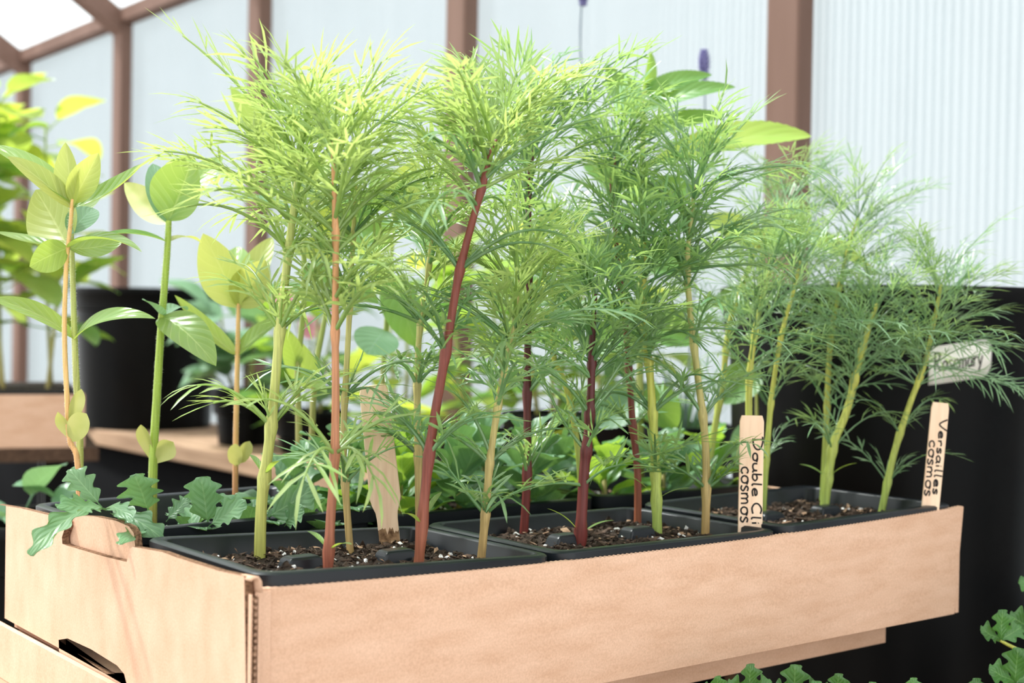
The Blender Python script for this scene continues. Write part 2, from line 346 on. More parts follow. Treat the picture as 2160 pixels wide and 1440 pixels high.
# ================================================================ the cardboard tray in front
TL, TW, TH = 0.530, 0.302, 0.072
def sag(x):                                          # the front board's top edge dips a little in the middle
    return -0.0050 * math.sin(PI * min(max(x / TL, 0), 1)) ** 0.8
def build_tray():
    t = thing('cardboard_tray', 'brown kraft cardboard tray holding the black seedling packs', 'tray', (0.265, 0.15, -TH))
    # front board with finely toothed top edge; it leans out a touch at the top
    b = MB(); n = 330; rows = [[], [], [], []]; zs = []
    for i in range(n + 1):
        x = TL * i / n; zt = sag(x) + (0.0004 if i % 2 else -0.0004) * (1 if x > 0.2 else 0.4)
        bulge = 0.003 * math.sin(PI * x / TL)
        rows[0].append((x, zt, bulge))
    ring = []
    K = 6
    for x, zt, bu in rows[0]:
        xs = x - 0.006 * (x / TL)
        col = []
        for k in range(K + 1):
            f = k / K; z = zt + (-TH - zt) * f
            xx = x + (xs - x) * f
            col.append(V((xx, 0.0015 * f - bu * math.sin(PI * f), z)))
        back = [V((p.x, p.y + 0.004, p.z)) for p in reversed(col)]
        ring.append(col + back)
    b.quad_strip(ring, closed=True)
    m = 2 * (K + 1)
    b.f.append(tuple(reversed(range(m)))); b.f.append(tuple(n * m + k for k in range(m)))
    b.build('front_panel', M['card'], t, True, [('EDGE_SPLIT', dict(split_angle=math.radians(40)))])
    # narrow folded corner strip where the end board wraps round
    b = MB(); b.box((-0.0005, -0.0012, -TH), (0.0072, -0.0002, -0.0015)); b.build('corner_flap', M['card_end'], t, False)
    # end board with the tab notch and the hand slot
    def P(px, py): p = on_plane(px, py, 0, -0.004); return (p.y, p.z)
    outer = [P(524, 1214), P(470, 1203), P(430, 1190), P(385, 1176), P(350, 1163), P(287, 1152), P(281, 1158), P(275, 1184), P(225, 1172), P(150, 1150), P(139, 1146), P(138, 1132), P(146, 1108), P(196, 1098),
             P(150, 1090), P(100, 1083), P(50, 1071), P(0, 1063)]
    outer[13] = P(147, 1100); outer[14] = P(130, 1090)
    ytop = outer[-1][0]
    outer += [(TW + 0.004, outer[-1][1] + 0.001), (TW + 0.004, -TH), P(60, 1351), P(0.0, 1322)] if False else [(TW + 0.004, outer[-1][1] + 0.001), (TW + 0.004, -0.066)]
    outer += [(0.15, -0.0675), (0.05, -0.070), (-0.006, -0.071)]
    slot = [P(131, 1348), P(150, 1345), P(200, 1368), P(255, 1402), P(270, 1420), P(277, 1448), P(274, 1462), P(250, 1452), P(200, 1420), P(140, 1386), P(132, 1372)]
    bm = bmesh.new()
    def loop(pts):
        vs = [bm.verts.new((-0.006, y, z)) for y, z in pts]
        return [bm.edges.new((vs[i], vs[(i + 1) % len(vs)])) for i in range(len(vs))]
    ed = loop(outer) + loop(slot)
    bmesh.ops.triangle_fill(bm, use_beauty=True, use_dissolve=False, edges=ed)
    ex = bmesh.ops.extrude_face_region(bm, geom=bm.faces[:])
    for v in ex['geom']:
        if isinstance(v, bmesh.types.BMVert): v.co.x += 0.004
    bmesh.ops.recalc_face_normals(bm, faces=bm.faces[:])
    me = bpy.data.meshes.new('end_panel'); off = V(t.location)
    for v in bm.verts: v.co -= off
    for f in bm.faces: f.material_index = 0 if abs(f.normal.x) > 0.9 else 1
    bm.to_mesh(me); bm.free(); me.materials.append(M['card_end']); me.materials.append(M['flute'])
    o = bpy.data.objects.new('end_panel', me); link(o); o.parent = t
    # fluted core seen on the near vertical edge of the end board: wavy medium between two liners
    b = MB(); rows = []
    for i in range(80):
        z = -0.0015 - 0.069 * i / 79
        x = -0.004 + 0.0011 * math.sin(i * 1.9)
        rows.append([V((x - 0.0004, -0.0078, z)), V((x + 0.0004, -0.0078, z)), V((x + 0.0004, -0.0058, z)), V((x - 0.0004, -0.0058, z))])
    b.quad_strip(rows, closed=True); b.build('fluted_edge', M['flute'], o, True)
    for x in (-0.0062, -0.0024):
        b = MB(); b.box((x, -0.0082, -0.0705), (x + 0.0006, -0.0058, -0.0008)); b.build('liner_edge', M['card_end'], o, False)
    # the inner folded-over ply and the locking tab that stands up behind the notch
    b = MB(); b.box((-0.0016, 0.006, -TH), (0.0012, 0.12, -0.014)); b.build('inner_ply', M['card_end'], t, False)
    b = MB()
    fold = [V((-0.0060, 0.0, 0.0)), V((-0.0045, 0.0, 0.0012)), V((-0.0020, 0.0, 0.0012)), V((-0.0004, 0.0, -0.001)), V((0.0002, 0.0, -0.006))]
    zt0 = P(524, 1214)[1]
    rows = []
    for y in (-0.0068, 0.0, 0.01, 0.022):
        zt = zt0 + (P(470, 1203)[1] - zt0) * (y / 0.02)
        rows.append([p + V((0, y, zt - 0.0012)) for p in fold])
    b.quad_strip(rows); b.build('folded_lip', M['card_end'], t, True, [('SOLIDIFY', dict(thickness=0.001, offset=-1))])
    tp = [on_plane(x, y, 0, -0.0012) for x, y in [(147, 1162), (146, 1120), (147, 1092), (152, 1086), (200, 1089), (245, 1098), (272, 1110), (282, 1124), (285, 1150), (286, 1196)]]
    bm = bmesh.new(); vs = [bm.verts.new(p - off) for p in tp]; f = bm.faces.new(vs)
    ex = bmesh.ops.extrude_face_region(bm, geom=[f])
    for v in ex['geom']:
        if isinstance(v, bmesh.types.BMVert): v.co.x += 0.004
    bmesh.ops.recalc_face_normals(bm, faces=bm.faces[:])
    for f in bm.faces: f.material_index = 0 if abs(f.normal.x) > 0.9 else 1
    me = bpy.data.meshes.new('locking_tab'); bm.to_mesh(me); bm.free(); me.materials.append(M['card_end']); me.materials.append(M['flute'])
    o = bpy.data.objects.new('locking_tab', me); link(o); o.parent = t
    b = MB(); b.box((0, TW, -TH), (TL, TW + 0.004, -0.002)); b.build('back_panel', M['card'], t, False)
    b = MB(); b.box((TL - 0.003, 0.003, -TH), (TL + 0.001, TW, -0.004)); b.build('far_end_panel', M['card_end'], t, False)
    b = MB(); b.box((0.0, 0.004, -TH), (TL - 0.004, TW, -TH + 0.004)); b.build('base', M['card'], t, False)
build_tray()
# shallow liner tray and the bench board below it
def build_under():
    t = thing('cardboard_liner', 'shallow cardboard liner under the kraft tray, lit at its near left end', 'tray', (0.26, 0.16, -0.095))
    b = MB(); b.box((-0.0105, 0.02, -0.1), (-0.007, TW + 0.01, -0.0685)); b.build('end_panel', M['card_end'], t, False)
    b = MB(); b.box((-0.007, 0.052, -0.100), (TL - 0.012, 0.056, -0.0735)); b.build('front_panel', M['card'], t, False)
    b = MB(); b.box((-0.007, 0.056, -0.100), (TL - 0.012, TW, -0.0735)); b.build('base', M['card'], t, False)
    t = thing('work_table', 'wooden table board carrying the cardboard tray and its liner', 'table', (0.26, 0.2, -0.90))
    b = MB(); b.box((-0.018, 0.09, -0.124), (0.36, 0.36, -0.1003)); b.build('table_top', M['bench'], t, False)
    for x, y in ((0.0, 0.10), (0.30, 0.10), (0.0, 0.31), (0.30, 0.31)):
        b = MB(); b.box((x, y, -0.90), (x + 0.035, y + 0.035, -0.124)); b.build('leg', M['bench'], t, False)
build_under()

# ================================================================ black seedling packs with soil
PACKS = []
def rrect(x0, x1, y0, y1, r, z, k=4):
    out = []
    for cx, cy, a0 in ((x1 - r, y0 + r, -90), (x1 - r, y1 - r, 0), (x0 + r, y1 - r, 90), (x0 + r, y0 + r, 180)):
        for i in range(k + 1):
            a = math.radians(a0 + 90 * i / k); out.append(V((cx + r * math.cos(a), cy + r * math.sin(a), z)))
    return out
def build_pack(x0, x1, y0, y1, z, label, soil_drop, seed, tiltx=0.0):
    rng = random.Random(seed)
    t = thing('seedling_pack', label, 'seedling pack', ((x0 + x1) / 2, (y0 + y1) / 2, -TH + 0.006), 'black plastic seedling packs in the tray')
    def zz(p): return V((p.x, p.y, p.z + tiltx * (p.x - (x0 + x1) / 2) + 0.0008 * math.sin(p.x * 60 + seed) * (1 if p.z > z - 0.02 else 0)))
    prof = [(0.0045, -0.060), (0.0042, -0.0085), (0.0002, -0.0085), (0.0, -0.0008), (0.0010, 0.0), (0.0048, 0.0002), (0.0065, -0.0012), (0.0075, -0.020), (0.0110, -0.058)]
    rows = [[zz(p) for p in rrect(x0 + o, x1 - o, y0 + o, y1 - o, max(0.004, 0.011 - o * 0.5), z + h)] for o, h in prof]
    b = MB(); b.quad_strip(rows, closed=True); n = len(rows[0]); b.f.append(tuple((len(rows) - 1) * n + k for k in range(n))); b.build('tub', M['plastic'], t, True, [('EDGE_SPLIT', dict(split_angle=math.radians(50)))])
    sz = z - soil_drop
    # low dividers and the raised saddles where they meet
    dx = (x1 - x0) / 3; dy = (y0 + y1) / 2
    for k in (1, 2):
        xx = x0 + dx * k
        b = MB(); hw = 0.0105
        base = [(-1, -1), (1, -1), (1, 1), (-1, 1)]
        rws = []
        for s, h in ((1.25, -0.010), (1.05, 0.0), (0.9, 0.0050), (0.72, 0.0066), (0.0, 0.0066)):
            rws.append([V((xx + a * hw * s, dy + c * 0.006 * s, sz + h + tiltx * (xx - (x0 + x1) / 2))) for a, c in base])
        b.quad_strip(rws, closed=True); b.build('divider_saddle', M['plastic'], t, False, [('BEVEL', dict(width=0.0012, segments=2))])
    b = MB(); b.box((x0 + 0.01, dy - 0.001, z - 0.055), (x1 - 0.01, dy + 0.001, sz - 0.001))
    b.build('long_divider', M['plastic'], t, False)
    for k in (1, 2):
        b = MB(); xx = x0 + dx * k; b.box((xx - 0.001, y0 + 0.01, z - 0.055), (xx + 0.001, y1 - 0.01, sz - 0.001)); b.build('cross_divider', M['plastic'], t, False)
    # soil
    def hgt(x, y):
        p = V((x * 90, y * 90, seed))
        h = 0.0030 * mnoise.noise(p) + 0.0018 * mnoise.noise(p * 2.7) + 0.0009 * mnoise.noise(p * 6)
        ex = min(x - x0, x1 - x, y - y0, y1 - y)
        return sz + h - max(0, 0.016 - ex) * 0.15 + tiltx * 0.9 * (x - (x0 + x1) / 2)
    b = MB(); N = 72; Q = 54; rows = []
    for i in range(N + 1):
        x = x0 + 0.0075 + (x1 - x0 - 0.015) * i / N
        rows.append([V((x, y, hgt(x, y))) for y in [y0 + 0.0075 + (y1 - y0 - 0.015) * j / Q for j in range(Q + 1)]])
    b.quad_strip(rows); so_ = b.build('soil', M['soil'], t, False); so_['kind'] = 'stuff'
    def bits(name, mat, cnt, lo, hi, flat, lift=0.0):
        b = MB()
        for _ in range(cnt):
            x = rng.uniform(x0 + 0.010, x1 - 0.010); y = rng.uniform(y0 + 0.010, y1 - 0.010); c = V((x, y, hgt(x, y) + 0.0006 + lift))
            s = rng.uniform(lo, hi) * (1 if rng.random() > 0.12 else 1.6); e = V((rng.uniform(-1, 1), rng.uniform(-1, 1), rng.uniform(-0.35, 0.35))).normalized()
            up = V((rng.uniform(-.5, .5), rng.uniform(-.5, .5), 1)); sd_ = e.cross(up).normalized(); up = sd_.cross(e)
            ww = s * rng.uniform(0.25, 0.6) if flat else s * rng.uniform(0.7, 1); hh = s * rng.uniform(0.08, 0.2) if flat else s * rng.uniform(0.6, .9)
            k = len(b.v); j = lambda: rng.uniform(0.6, 1.2)
            b.v += [c + e * s * j(), c - e * s * j(), c + sd_ * ww * j() + e * s * rng.uniform(-.4, .4), c - sd_ * ww * j() + e * s * rng.uniform(-.4, .4), c + up * hh * j() + e * s * rng.uniform(-.3, .3), c - up * hh,
                    c + up * hh * 0.8 - e * s * rng.uniform(0.2, .6) + sd_ * ww * 0.4]
            b.f += [(k, k + 2, k + 4), (k + 2, k + 6, k + 4), (k + 2, k + 1, k + 6), (k + 1, k + 3, k + 6), (k + 6, k + 3, k + 4), (k + 3, k, k + 4), (k + 2, k, k + 5), (k + 1, k + 2, k + 5), (k + 3, k + 1, k + 5), (k, k + 3, k + 5)]
        o = b.build(name, mat, so_, False); o['kind'] = 'stuff'
    bits('dark_bark', M['bark_dark'], 620, 0.0014, 0.0046, True)
    bits('soil_crumbs', M['soil'], 500, 0.0010, 0.0030, False)
    bits('tan_bark', M['bark_tan'], 130, 0.0014, 0.0042, True, 0.0004)
    bits('perlite', M['perlite'], 60, 0.0008, 0.0019, False, 0.0003)
    PACKS.append((x0, x1, y0, y1, sz)); return t
D = 0.0085
build_pack(0.0035, 0.1735, 0.002, 0.128, 0.0022, 'black seedling pack at the tray corner by the blank wooden marker', D + 0.001, 1, -0.03)
build_pack(0.1765, 0.3480, 0.002, 0.128, -0.0012, 'black seedling pack midway along the front of the tray', D, 2, -0.005)
build_pack(0.3510, 0.5240, 0.002, 0.128, 0.0010, 'black seedling pack with fine-leaved cosmos at the far right of the tray', 0.010, 3, 0.006)
build_pack(0.0060, 0.1735, 0.164, 0.298, 0.0045, 'black seedling pack of zinnias behind the notched cardboard end', 0.024, 4)
build_pack(0.1765, 0.3480, 0.164, 0.298, 0.0000, 'black seedling pack of low lobed foliage in the back row middle', 0.016, 5)
build_pack(0.3510, 0.5240, 0.164, 0.298, 0.0000, 'black seedling pack with tall serrated plant in the back row right', 0.016, 6)
SOILZ = [0.0012 - D, -0.0012 - D, 0.001 - 0.010, 0.0045 - 0.024, -0.016, -0.016]

# ================================================================ plants
def strip(b, p, d, n, L, wd, curl, rng):
    # one narrow leaf segment: creased ribbon that widens and then tapers to its tip
    s = d.cross(n).normalized(); n2 = s.cross(d)
    k = len(b.v)
    for f, ww in ((0.0, 0.45), (0.4, 1.0), (0.75, 0.85)):
        c = p + d * (L * f) + n2 * (curl * L * f * f)
        b.v += [c - s * wd * ww + n2 * wd * 0.35 * ww, c, c + s * wd * ww + n2 * wd * 0.35 * ww]
    b.v.append(p + d * L + n2 * (curl * L))
    b.f += [(k, k + 1, k + 4, k + 3), (k + 1, k + 2, k + 5, k + 4), (k + 3, k + 4, k + 7, k + 6), (k + 4, k + 5, k + 8, k + 7), (k + 6, k + 7, k + 9), (k + 7, k + 8, k + 9)]
def cosmos_leaf(b, rng, A, C, arch, pairs, segl, segw, roll=0.0, petiole=0.28, sub=2):
    # pinnate leaf: a thin arching midrib, opposite pinnae swept forward, each forked into long narrow lobes
    L = (C - A).length; mid = (A + C) / 2 + ZUP * (arch * L)
    if abs((C - A).normalized().z) > 0.9: mid += V((rng.uniform(-.05, .05), rng.uniform(-.05, .05), 0)) * L
    pts = [bez(A, mid, C, i / 9) for i in range(10)]
    r0 = min(segw * 1.25, 0.0012)
    b.tube(pts, [r0 * (1 - 0.6 * i / 9) for i in range(10)], 4, False)
    droop = rng.uniform(-.42, .06)
    for q in range(pairs):
        t = petiole + (0.95 - petiole) * (q + rng.uniform(-.18, .18)) / max(1, pairs - 1)
        t = min(max(t, 0.12), 0.97)
        p = bez(A, mid, C, t); d = bezd(A, mid, C, t)
        n = (ZUP - d * d.z)
        n = n.normalized() if n.length > 0.15 else d.cross(V((0.7, .5, .2))).normalized()
        s0 = d.cross(n).normalized()
        cr, sr = math.cos(roll), math.sin(roll)
        s = s0 * cr + n * sr; n = n * cr - s0 * sr
        v = (t - petiole) / (1 - petiole)
        shape = 0.70 + 0.45 * math.sin(PI * min(1, v * 0.7 + 0.25))
        for sg in (-1, 1):
            if rng.random() < 0.05: continue
            a = math.radians(rng.uniform(24, 46)); ln = segl * shape * rng.uniform(0.7, 1.2)
            dd = (d * math.cos(a) + s * sg * math.sin(a) + n * rng.uniform(-.12, .30)).normalized()
            cu = droop + rng.uniform(-0.22, 0.14)
            strip(b, p, dd, n, ln, segw * rng.uniform(.85, 1.1), cu, rng)
            k = (sub if v < 0.55 else sub - 1) - (1 if rng.random() < 0.3 else 0)
            for u in range(k):
                f = 0.22 + 0.26 * u + rng.uniform(-.05, .05)
                for sg2 in (-1, 1):
                    if rng.random() < 0.22: continue
                    a2 = math.radians(rng.uniform(20, 38)); s2 = dd.cross(n).normalized()
                    d2 = (dd * math.cos(a2) + s2 * sg2 * math.sin(a2) + n * rng.uniform(-.10, .20)).normalized()
                    strip(b, p + dd * (ln * f) + n * (cu * ln * f * f), d2, n, ln * rng.uniform(.42, .66) * (1 - 0.15 * u), segw * rng.uniform(.75, .95), cu * 0.7 + rng.uniform(-.12, .1), rng)
    d = bezd(A, mid, C, 1.0)
    strip(b, C, d, ZUP if abs(d.z) < 0.9 else V((1, 0, 0)), segl * 0.9, segw * 0.95, droop, rng)

def blade(b, A, C, wd, nrm, arch=0.1, fold=0.25, peak=0.42, lobes=0, lobe_d=0.0, serr=0, serr_d=0.0, twist=0.0, nv=14, nu=6, tip=0.7, wave=0.0, petiole=0.0):
    L = (C - A).length; d0 = (C - A).normalized()
    n0 = (nrm - d0 * nrm.dot(d0)); n0 = n0.normalized() if n0.length > 1e-3 else d0.orthogonal().normalized()
    mid = (A + C) / 2 + n0 * arch * L
    rows = []; uvs = []
    if lobes or serr: nv = max(nv, lobes * 8, serr * 3)
    for i in range(nv + 1):
        v = i / nv; p = bez(A, mid, C, v); d = bezd(A, mid, C, v)
        n = (n0 - d * n0.dot(d)).normalized(); s = d.cross(n)
        tw = twist * (v - 0.3); s, n = s * math.cos(tw) + n * math.sin(tw), n * math.cos(tw) - s * math.sin(tw)
        e_ = math.log(0.5) / math.log(peak)
        ww = math.sin(PI * min(1, max(0, v)) ** e_) ** tip if 0 < v < 1 else 0.0
        if v < petiole: ww = max(0.06, ww * 0.12)
        if v == 0: ww = 0.06
        ww *= wd
        row = []; uvr = []
        for j in range(nu + 1):
            u = -1 + 2 * j / nu; au = abs(u); k = 1.0
            if lobes and au > 0.3: k = 1 - lobe_d * (0.5 - 0.5 * math.cos(2 * PI * lobes * (v + 0.03 * (1 if u > 0 else -1)))) * ((au - 0.3) / 0.7)
            if serr and au > 0.9: k *= 1 - serr_d * ((v * serr) % 1.0)
            sh = lobes and 0.10 * L * (au * ww / max(wd, 1e-6)) or 0
            row.append(p + s * (u * ww * k) + n * (fold * ww * au ** 1.3 * k + wave * wd * math.sin(v * 9 + u * 3)) + d * sh)
            uvr.append((0.5 + 0.5 * u, v))
        rows.append(row); uvs.append(uvr)
    b.quad_strip(rows, uvs)
def stem_mesh(pts, r0, r1, nodes=(), seg=10):
    n = len(pts); rads = []
    for i in range(n):
        r = r0 + (r1 - r0) * (i / (n - 1)) ** 1.2
        for nd in nodes:
            dd = (pts[i] - nd).length
            r += r0 * 0.30 * math.exp(-(dd / 0.0045) ** 2)
        rads.append(r)
    b = MB(); b.tube(pts, rads, seg); return b

def interp(pts, zf):                                 # point a fraction of the way along a polyline
    k = zf * (len(pts) - 1); i = min(int(k), len(pts) - 2); return pts[i].lerp(pts[i + 1], k - i)

def cosmos(label, path, width, stemmat, pack, seed, nodes, top_n=5, leafL=0.062, leafmat='cosmos', topmat='young', segw=0.00088, segl=0.0265, base_leaves=True, extra=(), lower=(), top_span=0.38, dz=0.0, pairs=4, t0=None, dense=1.0, sub=2):
    rng = random.Random(seed)
    z = SOILZ[pack]
    if t0 is None:
        basep = on_plane(path[0][0], path[0][1], 2, z); T = depth(basep)
        x0, x1, y0, y1, _ = PACKS[pack]
        if not (x0 + 0.012 < basep.x < x1 - 0.012 and y0 + 0.012 < basep.y < y1 - 0.012):
            dd = FW + RT * ((path[0][0] - 1080) / FPX); best = None
            for q in range(400):
                tq = 0.5 + q * 0.002; qq = CAM + dd * tq
                if x0 + 0.016 < qq.x < x1 - 0.016 and y0 + 0.014 < qq.y < y1 - 0.014 and (best is None or abs(tq - T) < abs(best - T)): best = tq
            if best is None:
                basep.x = min(max(basep.x, x0 + 0.016), x1 - 0.016); basep.y = min(max(basep.y, y0 + 0.014), y1 - 0.014); T = depth(basep)
            else:
                T = best; qq = CAM + dd * T; basep = V((qq.x, qq.y, z))
    else:
        T = t0; q = at(path[0][0], path[0][1], T); basep = V((q.x, q.y, z))
    n_ = len(path)
    P_ = [at(x, y, T + dz * i / (n_ - 1)) for i, (x, y) in enumerate(path)]
    P_[0] = basep - ZUP * 0.008
    t = thing('cosmos_seedling', label, 'seedling', basep, 'cosmos seedlings in the tray')
    sp = spline(P_, 40)
    wr = width / FPX * T / 2
    nodep = []
    for ny in nodes:                                  # node heights given as picture rows
        best = min(sp, key=lambda p: abs((720 - FPX * (p - CAM).dot(UP) / (p - CAM).dot(FW)) - ny)); nodep.append(best)
    stem_mesh(sp, wr, wr * 0.42, nodep).build('stem', M[stemmat], t)
    az = rng.uniform(0, PI)
    def leaf_from(p, azv, el, L, mat, arch, sw, sl, pr, sb=sub):
        hd = V((math.cos(azv), math.sin(azv), 0)); C = p + (hd * math.cos(el) + ZUP * math.sin(el)) * L
        b = MB(); cosmos_leaf(b, rng, p, C, arch, pr, sl, sw, rng.uniform(-.5, .5), 0.26, sb)
        b.build('leaf', M[mat], t)
    # the lower nodes: an opposite pair each, turned a quarter from node to node
    for i, p in enumerate(nodep):
        a = az + i * PI / 2 + rng.uniform(-.3, .3)
        k = i / max(1, len(nodep) - 1)
        L = leafL * (0.70 + 0.35 * k) * rng.uniform(.9, 1.1)
        if i == 0 and base_leaves:                    # the long plain seed leaves
            for sg in (0, PI):
                hd = V((math.cos(a + sg), math.sin(a + sg), 0)); C = p + hd * 0.021 + ZUP * rng.uniform(0.006, 0.016)
                b = MB(); blade(b, p, C, 0.0019, ZUP, 0.18, 0.2, 0.6, nv=10, nu=2); b.build('seed_leaf', M['zinnia'], t)
            continue
        for sg in (0, PI):
            leaf_from(p, a + sg, math.radians(rng.uniform(15, 42)), L, leafmat, rng.uniform(0.20, 0.36), segw * 1.15, segl * (0.8 + 0.2 * k), max(3, pairs - 1), 1 if k < .5 else sub)
            for q in range(1):                        # small axillary leaves
                leaf_from(p, a + sg + rng.uniform(-.6, .6), math.radians(rng.uniform(40, 72)), L * rng.uniform(.36, .55), leafmat, 0.12, segw * 0.8, segl * 0.55, 4, 1)
    # the crowded upper nodes
    for j in range(top_n):
        f = 1 - top_span * (1 - j / max(1, top_n - 1)) * 0.98
        p = interp(sp, min(1, f)); a = az + j * PI / 2 + rng.uniform(-.35, .35)
        k = j / max(1, top_n - 1)
        L = leafL * (1.12 - 0.40 * k)
        for sg in (0, PI):
            leaf_from(p, a + sg, math.radians(8 + 44 * k + rng.uniform(-12, 12)), L * rng.uniform(.95, 1.25), topmat if k > 0.25 or topmat == leafmat else leafmat, rng.uniform(0.16, 0.30) * (1 - .4 * k), segw, segl, pairs)
            for q in range(2 if rng.random() < 0.35 * dense else 1):
                leaf_from(p, a + sg + rng.uniform(-1.1, 1.1), math.radians(rng.uniform(26, 68)), L * rng.uniform(.55, .85), topmat, rng.uniform(.06, .22), segw * .85, segl * .8, max(4, pairs - 1))
    for (sx, sy), (ex, ey), dd in extra:              # the long fronds that give each plume its outline
        A = min(sp, key=lambda p: (p - at(sx, sy, T)).length)
        C = at(ex, ey, T + dd); L = (C - A).length
        b = MB(); cosmos_leaf(b, rng, A, C, rng.uniform(.06, .14), pairs + 2, segl * 1.05, segw, rng.uniform(-.7, .7), 0.22, sub); b.build('leaf', M[topmat if ey < sy else leafmat], t)
    for (sx, sy), (ex, ey), dd, ar in lower:
        A = min(sp, key=lambda p: (p - at(sx, sy, T)).length); C = at(ex, ey, T + dd)
        b = MB(); cosmos_leaf(b, rng, A, C, ar, max(3, pairs - 1), segl * 0.95, segw * 1.3, rng.uniform(-.4, .4), 0.42, sub - 1); b.build('leaf', M[leafmat], t)
    return t

# front pack
cosmos('tall cosmos with thick yellow-green stem, nearest the tray corner', [(548, 1180), (552, 1060), (572, 900), (590, 700), (612, 500), (626, 390), (636, 300)], 26, 'st_green', 0, 11, [1000, 905, 712, 535], 6, 0.060,
       topmat='young', leafmat='young', segw=0.00088, extra=[((628, 340), (385, 75), 0.0), ((628, 360), (420, 215), -0.01), ((625, 430), (372, 335), 0.0), ((635, 300), (530, 130), 0.01), ((635, 300), (690, 140), 0.0), ((622, 420), (780, 330), -0.02)],
       lower=[((572, 905), (450, 850), -0.01, 0.35), ((572, 905), (668, 800), 0.0, 0.2), ((588, 712), (480, 590), -0.01, .25), ((588, 712), (690, 640), 0.0, .25)])
cosmos('tall cosmos with orange-red stem in front of the yellow-green one', [(690, 1210), (697, 1100), (705, 985), (708, 850), (707, 700), (708, 520), (705, 400), (703, 300)], 22, 'st_orange', 0, 12, [1165, 960, 705, 500], 6, 0.060,
       topmat='young', leafmat='young', segw=0.00088, extra=[((705, 330), (805, 130), 0.0), ((705, 350), (890, 190), -0.01), ((705, 320), (600, 140), 0.0), ((706, 420), (560, 330), -0.02), ((706, 420), (870, 330), 0.0)],
       lower=[((706, 955), (640, 1010), -0.03, .5), ((706, 955), (790, 1010), -0.02, .55), ((708, 705), (800, 590), 0.0, .25), ((708, 705), (640, 560), 0.01, .15)])
cosmos('slim olive-stemmed cosmos just behind the orange-red stem', [(742, 1165), (728, 1020), (725, 900), (735, 700), (742, 560), (748, 440), (752, 330)], 16, 'st_olive', 0, 13, [1022, 835, 640, 500], 4, 0.055,
       base_leaves=False, leafmat='cosmos', topmat='young', lower=[((728, 1020), (850, 940), -0.02, .2), ((727, 1020), (640, 960), 0.0, .3), ((731, 835), (830, 850), -0.01, .45)])
cosmos('cosmos with slanting red stem just right of the blank marker', [(880, 1198), (905, 960), (940, 745), (970, 570), (1015, 400), (1032, 335), (1048, 295)], 23, 'st_red', 0, 14, [1130, 955, 740, 565, 400], 6, 0.060,
       topmat='young', leafmat='cosmos', extra=[((1035, 330), (900, 195), 0.0), ((1035, 330), (1190, 165), 0.0), ((1045, 300), (985, 150), 0.02), ((1017, 400), (1200, 330), 0.0), ((1017, 400), (880, 300), -0.01), ((1045, 300), (1090, 150), 0.0)],
       lower=[((910, 955), (800, 870), 0.01, .35), ((910, 955), (1040, 880), -0.01, .3), ((943, 740), (830, 620), 0.0, .2), ((972, 565), (1200, 540), -0.02, .35), ((972, 565), (860, 470), 0.0, .2)])
cosmos('tan-stemmed cosmos behind the slanting red stem', [(893, 1140), (882, 960), (880, 830), (885, 700), (905, 560), (915, 440)], 18, 'st_olive', 0, 15, [955, 820, 690, 560], 4, 0.055, leafmat='cosmos', topmat='young',
       base_leaves=False, lower=[((882, 955), (790, 900), 0.0, .3), ((881, 820), (810, 790), -0.02, .7), ((881, 820), (960, 800), -0.01, .7), ((885, 640), (1010, 620), -0.02, .4)])
cosmos('straight yellow-stemmed cosmos at the right end of the corner pack', [(1020, 1165), (1024, 1085), (1035, 960), (1060, 800), (1085, 680), (1095, 590)], 19, 'st_olive', 0, 16, [1088, 985, 850, 720], 5, 0.055, leafmat='cosmos', topmat='young',
       base_leaves=False, lower=[((1023, 1088), (945, 985), 0.0, -.05), ((1023, 1088), (1135, 1022), -0.02, .15), ((1040, 960), (960, 830), 0.0, .25), ((1060, 845), (1150, 770), 0.0, .2), ((1085, 690), (1200, 600), -.02, .35)],
       extra=[((1090, 620), (1220, 500), -0.02), ((1090, 620), (960, 520), 0.0), ((1095, 580), (1090, 440), 0)])
# middle pack
cosmos('tallest cosmos of the middle pack, very dark red stem', [(1110, 1105), (1112, 1000), (1112, 800), (1115, 650), (1115, 450), (1119, 330), (1118, 265)], 19, 'st_dark', 1, 21, [1010, 830, 600, 430, 330], 5, 0.066, topmat='cosmos', leafmat='cosmos',
       base_leaves=False, extra=[((1120, 320), (1365, 115), 0.0), ((1120, 300), (1330, 110), 0.01), ((1118, 270), (1230, 150), 0.0), ((1118, 270), (1010, 150), 0.02), ((1118, 270), (1120, 140), 0.0), ((1118, 330), (1330, 200), -.01)],
       lower=[((1112, 1010), (1180, 890), 0.0, .05), ((1112, 830), (1190, 690), 0.0, .1), ((1112, 830), (1040, 700), 0.0, .1)])
cosmos('stout dark red cosmos stem branching low at the front edge', [(1222, 1150), (1232, 1000), (1237, 950), (1245, 860), (1248, 780), (1250, 700), (1255, 620)], 24, 'st_dark', 1, 22, [1120, 950, 870, 770], 5, 0.056, leafmat='cosmos', topmat='cosmos',
       extra=[((1252, 680), (1130, 540), 0.0), ((1252, 680), (1370, 560), 0.0), ((1254, 640), (1230, 480), 0.0), ((1254, 640), (1290, 470), 0.01), ((1248, 780), (1400, 640), 0), ((1248, 760), (1110, 690), -0.01)],
       lower=[((1230, 945), (1150, 810), 0.0, -.18), ((1242, 880), (1360, 700), 0.0, .1), ((1230, 1030), (1320, 980), -0.02, .2), ((1230, 1035), (1140, 1025), -.02, .1)])
